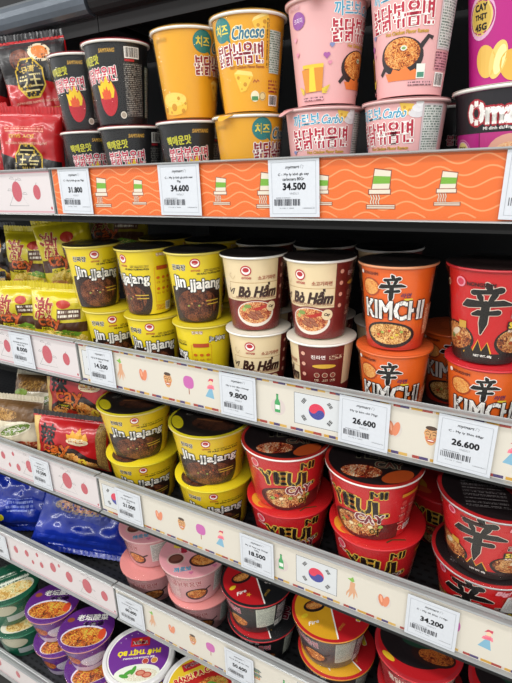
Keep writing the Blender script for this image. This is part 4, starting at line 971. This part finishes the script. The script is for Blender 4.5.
# ---------- bottom deck
d = DECK[5] + .0003
cup('greenbowl', -1.118, .004, d, 6, 'lower dark green bowl with a grey band', *B, 'green bowls')
cup('greenbowl', -1.150, .004, d + top('greenbowl'), 0, 'upper dark green bowl with noodles on its lid', *B, 'green bowls')
hp = top('purplecup')
cup('purplecup', -.972, .008, d, 0, 'lower purple cup beside the green bowls', group='purple cups')
cup('purplecup', -.996, .018, d + hp, 0, 'upper purple cup with food picture, beside the green bowls', group='purple cups', lidaz=.55)
cup('purplecup', -.838, -.010, d, 0, 'lower purple cup beside the white bowls', group='purple cups')
cup('purplecup', -.858, .003, d + hp, 0, 'upper purple cup with food picture, beside the white bowls', group='purple cups', lidaz=.55)
hb = top('phobowl')
cup('phobowl', -.690, .022, d, 0, 'lower white plastic bowl under the purple-lidded one', *B, 'white plastic bowls', lidaz=PI + .75)
cup('phobowl', -.704, .016, d + hb, 0, 'upper white plastic bowl with purple lid lettered Phở Thịt Bò', *B, 'white plastic bowls', lidaz=PI + .62)
cup('crabbowl', -.522, .026, d, 0, 'lower white plastic bowl under the red and yellow lidded one', *B, 'white plastic bowls', lidaz=.75)
cup('crabbowl', -.538, .022, d + hb, 0, 'upper white plastic bowl with red and yellow lid lettered Bánh Đa Cua', *B, 'white plastic bowls', lidaz=.95)

# ------------------------------------------------------------------ pillow packets
def bagshape(w, h, T, seed, wr=1.0):
    def hz(x, y):
        u, v = max(-1, min(1, 2 * x / w)), max(-1, min(1, 2 * y / h))
        e = max(0, 1 - abs(u) ** 2.6) ** .55 * max(0, 1 - (abs(v) / .9) ** 3.2) ** .6 if abs(v) < .9 else 0
        p = Vector((x * 28 + seed, y * 28, seed * 1.7)); q = Vector((x * 75 + seed, y * 40, seed))
        n = noise.noise(p) * .010 + abs(noise.noise(q)) * .006
        return T * e + wr * n * (.25 + .75 * e) * .75
    return hz
def bag(name, label, w, h, T, M, base, P, group, seed=1, crimp=None, wr=1.0):
    t = tag(link(name, None), label, 'noodle packet', group); t.matrix_world = M
    hz0 = bagshape(w, h, T, seed, wr * 1.35); N, Mm = 36, 36
    G = [[hz0(w * (i / N - .5), h * (j / Mm - .5)) if 0 < i < N and 0 < j < Mm else .0004 for i in range(N + 1)] for j in range(Mm + 1)]
    def hz(x, y):
        a = max(0, min(N - 1e-6, (x / w + .5) * N)); b = max(0, min(Mm - 1e-6, (y / h + .5) * Mm)); i, j = int(a), int(b); a -= i; b -= j
        return (G[j][i] * (1 - a) + G[j][i + 1] * a) * (1 - b) + (G[j + 1][i] * (1 - a) + G[j + 1][i + 1] * a) * b
    v, f = [], []
    for s in (1, -1):
        for j in range(Mm + 1):
            for i in range(N + 1):
                x, y = w * (i / N - .5), h * (j / Mm - .5)
                k = 1 - .05 * math.cos(PI * y / h) * (1 if abs(y) < .45 * h else 0)
                z = G[j][i] if s > 0 else -G[j][N - i] * .9
                if i in (0, N) or j in (0, Mm): z = .0004 * s
                v.append((x * k, y, z))
    n = (N + 1) * (Mm + 1)
    for j in range(Mm):
        for i in range(N):
            a = j * (N + 1) + i
            f.append((a, a + 1, a + N + 2, a + N + 1)); f.append((n + a + N + 1, n + a + N + 2, n + a + 1, n + a))
    for i in range(N): f.append((i + 1, i, n + i, n + i + 1)); a = Mm * (N + 1) + i; f.append((a, a + 1, n + a + 1, n + a))
    for j in range(Mm): a = j * (N + 1); f.append((a, a + N + 1, n + a + N + 1, n + a)); b = a + N; f.append((b + N + 1, b, n + b, n + b + N + 1))
    bd = link('packet_body', mesh('packet_body', v, f, base, smooth=True), t)
    def mp(x, y, o):
        k = 1 - .05 * math.cos(PI * y / h) * (1 if abs(y) < .45 * h else 0)
        return (x * k, y, hz(x, y) + o + .0003)
    link('packet_print', P.build('packet_print', mp, w * 1000 / N, h * 1000 / Mm, off=.25), bd)
    for s in (-1, 1):      # crimped seals
        vv, ff = [], []
        nn = 40
        for i in range(nn + 1):
            x = w * (i / nn - .5); zz = .0012 * math.sin(i * PI * .9)
            vv += [(x, s * h * .5 - s * .001, zz), (x, s * (h * .5 + .010) + s * (.0016 if i % 2 else 0), zz * .6)]
        for i in range(nn): ff.append((2 * i, 2 * i + 2, 2 * i + 3, 2 * i + 1))
        ff += [tuple(q + len(vv) for q in reversed(x)) for x in ff]; vv += [(p[0], p[1], p[2] - .0006) for p in vv]
        link('crimped_seal', mesh('crimped_seal', vv, ff, crimp or base), t)
    return t
def pose(x, y, z, yaw=0.0, lean=0.0, roll=0.0):
    # packet face (+z local) turned to the aisle; yaw towards +X, lean back, roll in its own plane
    return Matrix.Translation((x, y, z)) @ Matrix.Rotation(yaw, 4, 'Z') @ Matrix.Rotation(PI / 2 - lean, 4, 'X') @ Matrix.Rotation(roll, 4, 'Z')
def gloss(key, c): return mat(key, c, .28, coat=.6, bump=.25, bscale=70)
YB, RB, CB, BB2, KB = gloss('yellow_foil', 'cdbb18'), gloss('red_foil', 'b0181c'), gloss('cream_foil', 'd8ccb0'), gloss('blue_foil', '122a92'), gloss('scarlet_foil', 'b5161a')
def p_yellow(w, h):
    P = Pr(); W2, H2 = w / 2, h / 2
    P.text('激', -W2 * .45, H2 * .42, w * .34, h * .36, I('a02a2a'), out=I('e8d88a'), bold=1.2, ow=.7)
    P.ell(W2 * .25, H2 * .62, w * .12, h * .07, I('b5301e')); P.rect(W2 * .05, H2 * .12, W2 * .78, H2 * .46, I('5a3a2a')); P.rect(W2 * .1, H2 * .16, W2 * .73, H2 * .42, micro('ylb', '5a3a2a', 'efe6d8', .008))
    P.rect(-W2 * .95, -H2 * .32, W2 * .95, H2 * .02, I('4a2a1a')); P.text('cay', -W2 * .25, -H2 * .08, w * .42, h * .19, I('d2622a'), out=I('3a1a10'), bold=1.2, ow=.8)
    P.rect(-W2 * .6, -H2 * .34, -W2 * .1, -H2 * .22, I('d9c81c')); P.text('NISSIN', -W2 * .35, -H2 * .28, w * .2, 5, K, bold=.4)
    P.ell(W2 * .1, -H2 * .58, w * .42, h * .15, food('ylw', ['b08a1a', 'e0c24a', 'f0dc88', 'c98a2a'], 110)); P.poly([(-W2 * .1, -H2 * .36), (W2 * .7, -H2 * .5), (W2 * .8, -H2 * .35), (W2 * .3, -H2 * .22)], I('6f9a2a')); P.ell(-W2 * .5, -H2 * .72, w * .2, h * .08, I('c98a5a'))
    return P
def p_red(w, h):
    P = Pr(); W2, H2 = w / 2, h / 2
    P.rect(-W2, -H2, -W2 * .82, H2, I('c9a860')); P.rect(W2 * .8, -H2, W2, H2, micro('redside', 'a88a4a', '5a2a1a'))
    P.text('辣', -W2 * .5, H2 * .45, w * .24, h * .36, K, bold=1.6); flame(P, W2 * .32, H2 * .22, w * .24, h * .3, I('d99a2a')); P.ell(W2 * .32, H2 * .3, w * .15, h * .08, I('e6d4b0')); P.rect(W2 * .08, H2 * .22, W2 * .56, H2 * .34, micro('redl', 'e6d4b0', 'a02a22', .006))
    P.poly([(-W2 * .8, -H2 * .95), (W2 * .8, -H2 * .95), (W2 * .8, -H2 * .42), (W2 * .2, -H2 * .02), (-W2 * .3, H2 * .02), (-W2 * .8, -H2 * .4)], I('2a1612'))
    P.poly([(-W2 * .78, -H2 * .95), (W2 * .78, -H2 * .95), (W2 * .78, -H2 * .6), (W2 * .2, -H2 * .2), (-W2 * .25, -H2 * .16), (-W2 * .78, -H2 * .5)], food('redn', ['8c2c12', 'd0701f', 'e8a84a', 'f2d08a', 'b03a1a'], 170, 5))
    P.text('cay', -W2 * .25, -H2 * .12, w * .36, h * .22, I('dd6a22'), out=I('3a120c'), bold=1.3, ow=1.0); P.rect(-W2 * .6, -H2 * .42, -W2 * .2, -H2 * .28, K); P.text('NISSIN', -W2 * .4, -H2 * .35, w * .17, 5, I('d9c81c'), bold=.4)
    P.ell(W2 * .45, -H2 * .55, 10, 10, I('e2c23a')); P.text('5', W2 * .45, -H2 * .55, 6, 11, I('a02a22'), bold=.5); P.ell(-W2 * .2, -H2 * .6, 14, 10, I('b02a1a'))
    return P
def p_cream(w, h):
    P = Pr(); W2, H2 = w / 2, h / 2
    P.rect(-W2, H2 * .25, W2, H2, I('6a4a26')); P.ell(-W2 * .2, H2 * .5, w * .3, h * .12, food('crm', ['5a3a1a', '9a6a2a', 'c9a05a', '3a2412'], 120)); P.ell(-W2 * .6, H2 * .2, w * .16, h * .08, I('8aa83a'))
    P.text('激', -W2 * .7, -H2 * .1, w * .18, h * .22, I('a82a2a'), bold=1); P.ell(W2 * .25, -H2 * .08, w * .3, h * .14, I('e8e0c8'), rot=.3); P.ell(W2 * .3, -H2 * .1, w * .26, h * .09, I('6f8a3a'), rot=.35); P.text('Mì xào', W2 * .3, -H2 * .1, w * .34, 9, W, bold=.5, rot=.35)
    P.rect(-W2, -H2 * .95, W2, -H2 * .55, food('crm2', ['7a1a14', 'b0382a', 'd98a5a', 'c9b89a'], 90))
    return P
def p_blue(w, h):
    P = Pr(); W2, H2 = w / 2, h / 2
    P.poly([(-W2 * .9, H2 * .9), (W2 * .9, H2 * .9), (W2 * .9, 0), (W2 * .5, -H2 * .42), (-W2 * .6, -H2 * .22), (-W2 * .9, H2 * .25)], I('34408c'))
    P.rect(-W2 * .35, H2 * .5, W2 * .3, H2 * .66, micro('blu1', '34408c', 'a0a6cc', .02)); P.rect(-W2 * .6, H2 * .22, W2 * .6, H2 * .4, micro('blu2', '34408c', 'a0a6cc', .016))
    P.ell(W2 * .05, -H2 * .04, w * .33, h * .1, I('8a7a70')); P.ell(W2 * .05, -H2 * .02, w * .3, h * .08, food('blu', ['5a4a52', 'a8705a', 'd9b89a', 'c24a32', '7a8a5a'], 90)); P.rect(-W2 * .9, -H2 * .92, W2 * .9, -H2 * .8, I('1632a0'))
    return P
def p_raoh(w, h, flip=False):
    P = Pr(); W2, H2 = w / 2, h / 2
    P.poly([(-W2, H2), (W2, H2), (W2, -H2 * .02), (W2 * .3, H2 * .14), (-W2 * .3, H2 * .06), (-W2, H2 * .2)], I('1b1718'))
    if not flip:
        P.ell(W2 * .28, H2 * .74, w * .17, h * .1, I('e0d0b0'), rot=-.4); P.ell(W2 * .3, H2 * .74, w * .12, h * .07, I('d9792a'), rot=-.4); P.ell(-W2 * .3, H2 * .62, w * .15, h * .11, I('6a3a2a'), rot=.5); P.ell(-W2 * .22, H2 * .64, w * .1, h * .07, I('8a5038'), rot=.5)
    o = lambda r: [(-W2 * .1 + r * .82 * math.cos(PI / 8 + i * PI / 4), H2 * .22 + r * math.sin(PI / 8 + i * PI / 4)) for i in range(8)]
    P.poly(o(w * .29), I('c9a52a')); P.poly(o(w * .265), I('16100f')); P.text('日清', -W2 * .1, H2 * .22 + w * .11, w * .2, w * .09, I('d9b95a'), bold=.5); P.text('ラ王', -W2 * .1, H2 * .22 - w * .04, w * .34, w * .16, I('d9c88a'), bold=1.1)
    P.rect(-W2 * .3, H2 * .22 - w * .18, W2 * .12, H2 * .22 - w * .16, I('d9c88a'))
    P.text('JAPANESE RAMEN NOODLES', 0, -H2 * .28, w * .7, 5, I('e0a08a'), bold=.2); P.text('SOY SAUCE', W2 * .1, -H2 * .45, w * .45, 6, I('d9a03a'), bold=.3); P.rect(-W2 * .6, -H2 * .7, W2 * .7, -H2 * .56, micro('raoh', 'b5161a', 'e0a08a', .004))
    return P
mw = lambda f, w, h, **k: f(w * 1000 * .97, h * 1000 * .95, **k)
# top shelf, red and black packets
bag('noodle_packet', 'black and red noodle packet with a halved egg pictured, leaning on the packet below', .128, .168, .030, pose(-.868, .118, 1.650, .6, .0, .10), KB, mw(p_raoh, .128, .168), 'red and black packets', 1, gloss('black_foil', '1b1718'))
bag('noodle_packet', 'black and red noodle packet lying upside down beside the black cups', .122, .135, .030, pose(-.842, .058, 1.538, .4, .0, PI - .06), KB, mw(p_raoh, .122, .135, flip=True), 'red and black packets', 2)
bag('noodle_packet', 'red noodle packet partly hidden beside the upside-down packet', .12, .15, .028, pose(-.985, .066, 1.545, .4, .0, .05), KB, mw(p_raoh, .12, .15), 'red and black packets', 3)
bag('noodle_packet', 'red noodle packet behind, above the partly hidden one', .12, .15, .028, pose(-1.03, .105, 1.655, .5, .0, -.1), KB, mw(p_raoh, .12, .15), 'red and black packets', 4)
# second shelf, yellow packets
yp = [(-.978, .122, 1.324, .45, .0, -.06, .118, .130, 'yellow noodle packet leaning on top, next to the black packet'), (-.874, .128, 1.338, .6, .0, .10, .115, .150, 'yellow noodle packet leaning on top, next to the yellow cups'),
      (-.962, .062, 1.225, .4, .0, .0, .118, .120, 'lower yellow noodle packet next to the black packet'), (-.838, .062, 1.228, .4, .0, -.06, .125, .122, 'lower yellow noodle packet next to the yellow cups')]
for i, (x, y, z, a, b, c, w_, h_, lb) in enumerate(yp): bag('noodle_packet', lb, w_, h_, .026, pose(x, y, z, a, b, c), YB, mw(p_yellow, w_, h_), 'yellow packets', 11 + i)
bag('noodle_packet', 'black noodle packet with red lettering beside the yellow packets', .12, .13, .026, pose(-1.09, .064, 1.23, .4, .0, 0), gloss('black_foil', '1b1718'), mw(p_red, .12, .13), 'black packets', 21)
bag('noodle_packet', 'black noodle packet with red lettering leaning on another black packet', .12, .13, .026, pose(-1.10, .115, 1.33, .4, .0, 0), gloss('black_foil', '1b1718'), mw(p_red, .12, .13), 'black packets', 22)
bag('noodle_packet', 'yellow noodle packet lying flat behind, on top of the row', .15, .12, .02, pose(-.985, .255, 1.37, .3, .5, .05), YB, mw(p_yellow, .15, .12), 'yellow packets behind', 23)
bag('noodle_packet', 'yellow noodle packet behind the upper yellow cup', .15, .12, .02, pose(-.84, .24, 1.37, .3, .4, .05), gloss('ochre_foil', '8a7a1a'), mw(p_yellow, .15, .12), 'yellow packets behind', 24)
# third shelf
bag('noodle_packet', 'red noodle packet with noodles pictured, standing behind the lower one', .185, .150, .026, pose(-.895, .130, 1.028, .35, .08, -.04), RB, mw(p_red, .185, .15), 'red packets', 31, gloss('black_foil', '1b1718'))
bag('noodle_packet', 'lower red noodle packet with a large black character and flames', .185, .118, .028, pose(-.878, .066, .935, .3, .08, -.05), RB, mw(p_red, .185, .118), 'red packets', 32, gloss('black_foil', '1b1718'))
bag('noodle_packet', 'cream noodle packet with a green oval, beside the red packets', .170, .125, .026, pose(-1.08, .06, .938, .35, .2, -.05), CB, mw(p_cream, .17, .125), 'cream packets', 33)
bag('noodle_packet', 'brown and cream noodle packet behind the front cream one', .170, .125, .026, pose(-1.09, .16, .96, .3, .5, 0), CB, mw(p_cream, .17, .125), 'cream packets', 34)
# fourth shelf
bag('noodle_packet', 'large blue noodle packet with food pictured, slumped against the pink bowls', .26, .205, .034, pose(-.955, .140, .690, .42, .72, -.10), BB2, mw(p_blue, .26, .205), 'blue packets', 41, wr=1.6)
bag('noodle_packet', 'blue noodle packet with yellow letters beside the large one', .21, .15, .032, pose(-1.17, .10, .672, .4, .4, .05), BB2, mw(lambda w, h: Pr().rect(-w * .12, -h * .2, w * .24, h * .05, micro('blu3', '1632a0', '8f9cd8', .012)).ell(-w * .3, -h * .3, w * .12, h * .1, I('d9c81c')).text('5', -w * .3, -h * .3, 10, 12, K, bold=1), .21, .15), 'blue packets', 43, wr=1.6)
bag('noodle_packet', 'blue noodle packet lying at the back under the others', .23, .15, .03, pose(-1.08, .22, .645, .3, .9, .05), BB2, mw(lambda w, h: Pr().rect(-w * .3, -h * .1, w * .2, h * .1, I('2a48b8')), .23, .15), 'blue packets', 44, wr=1.6)
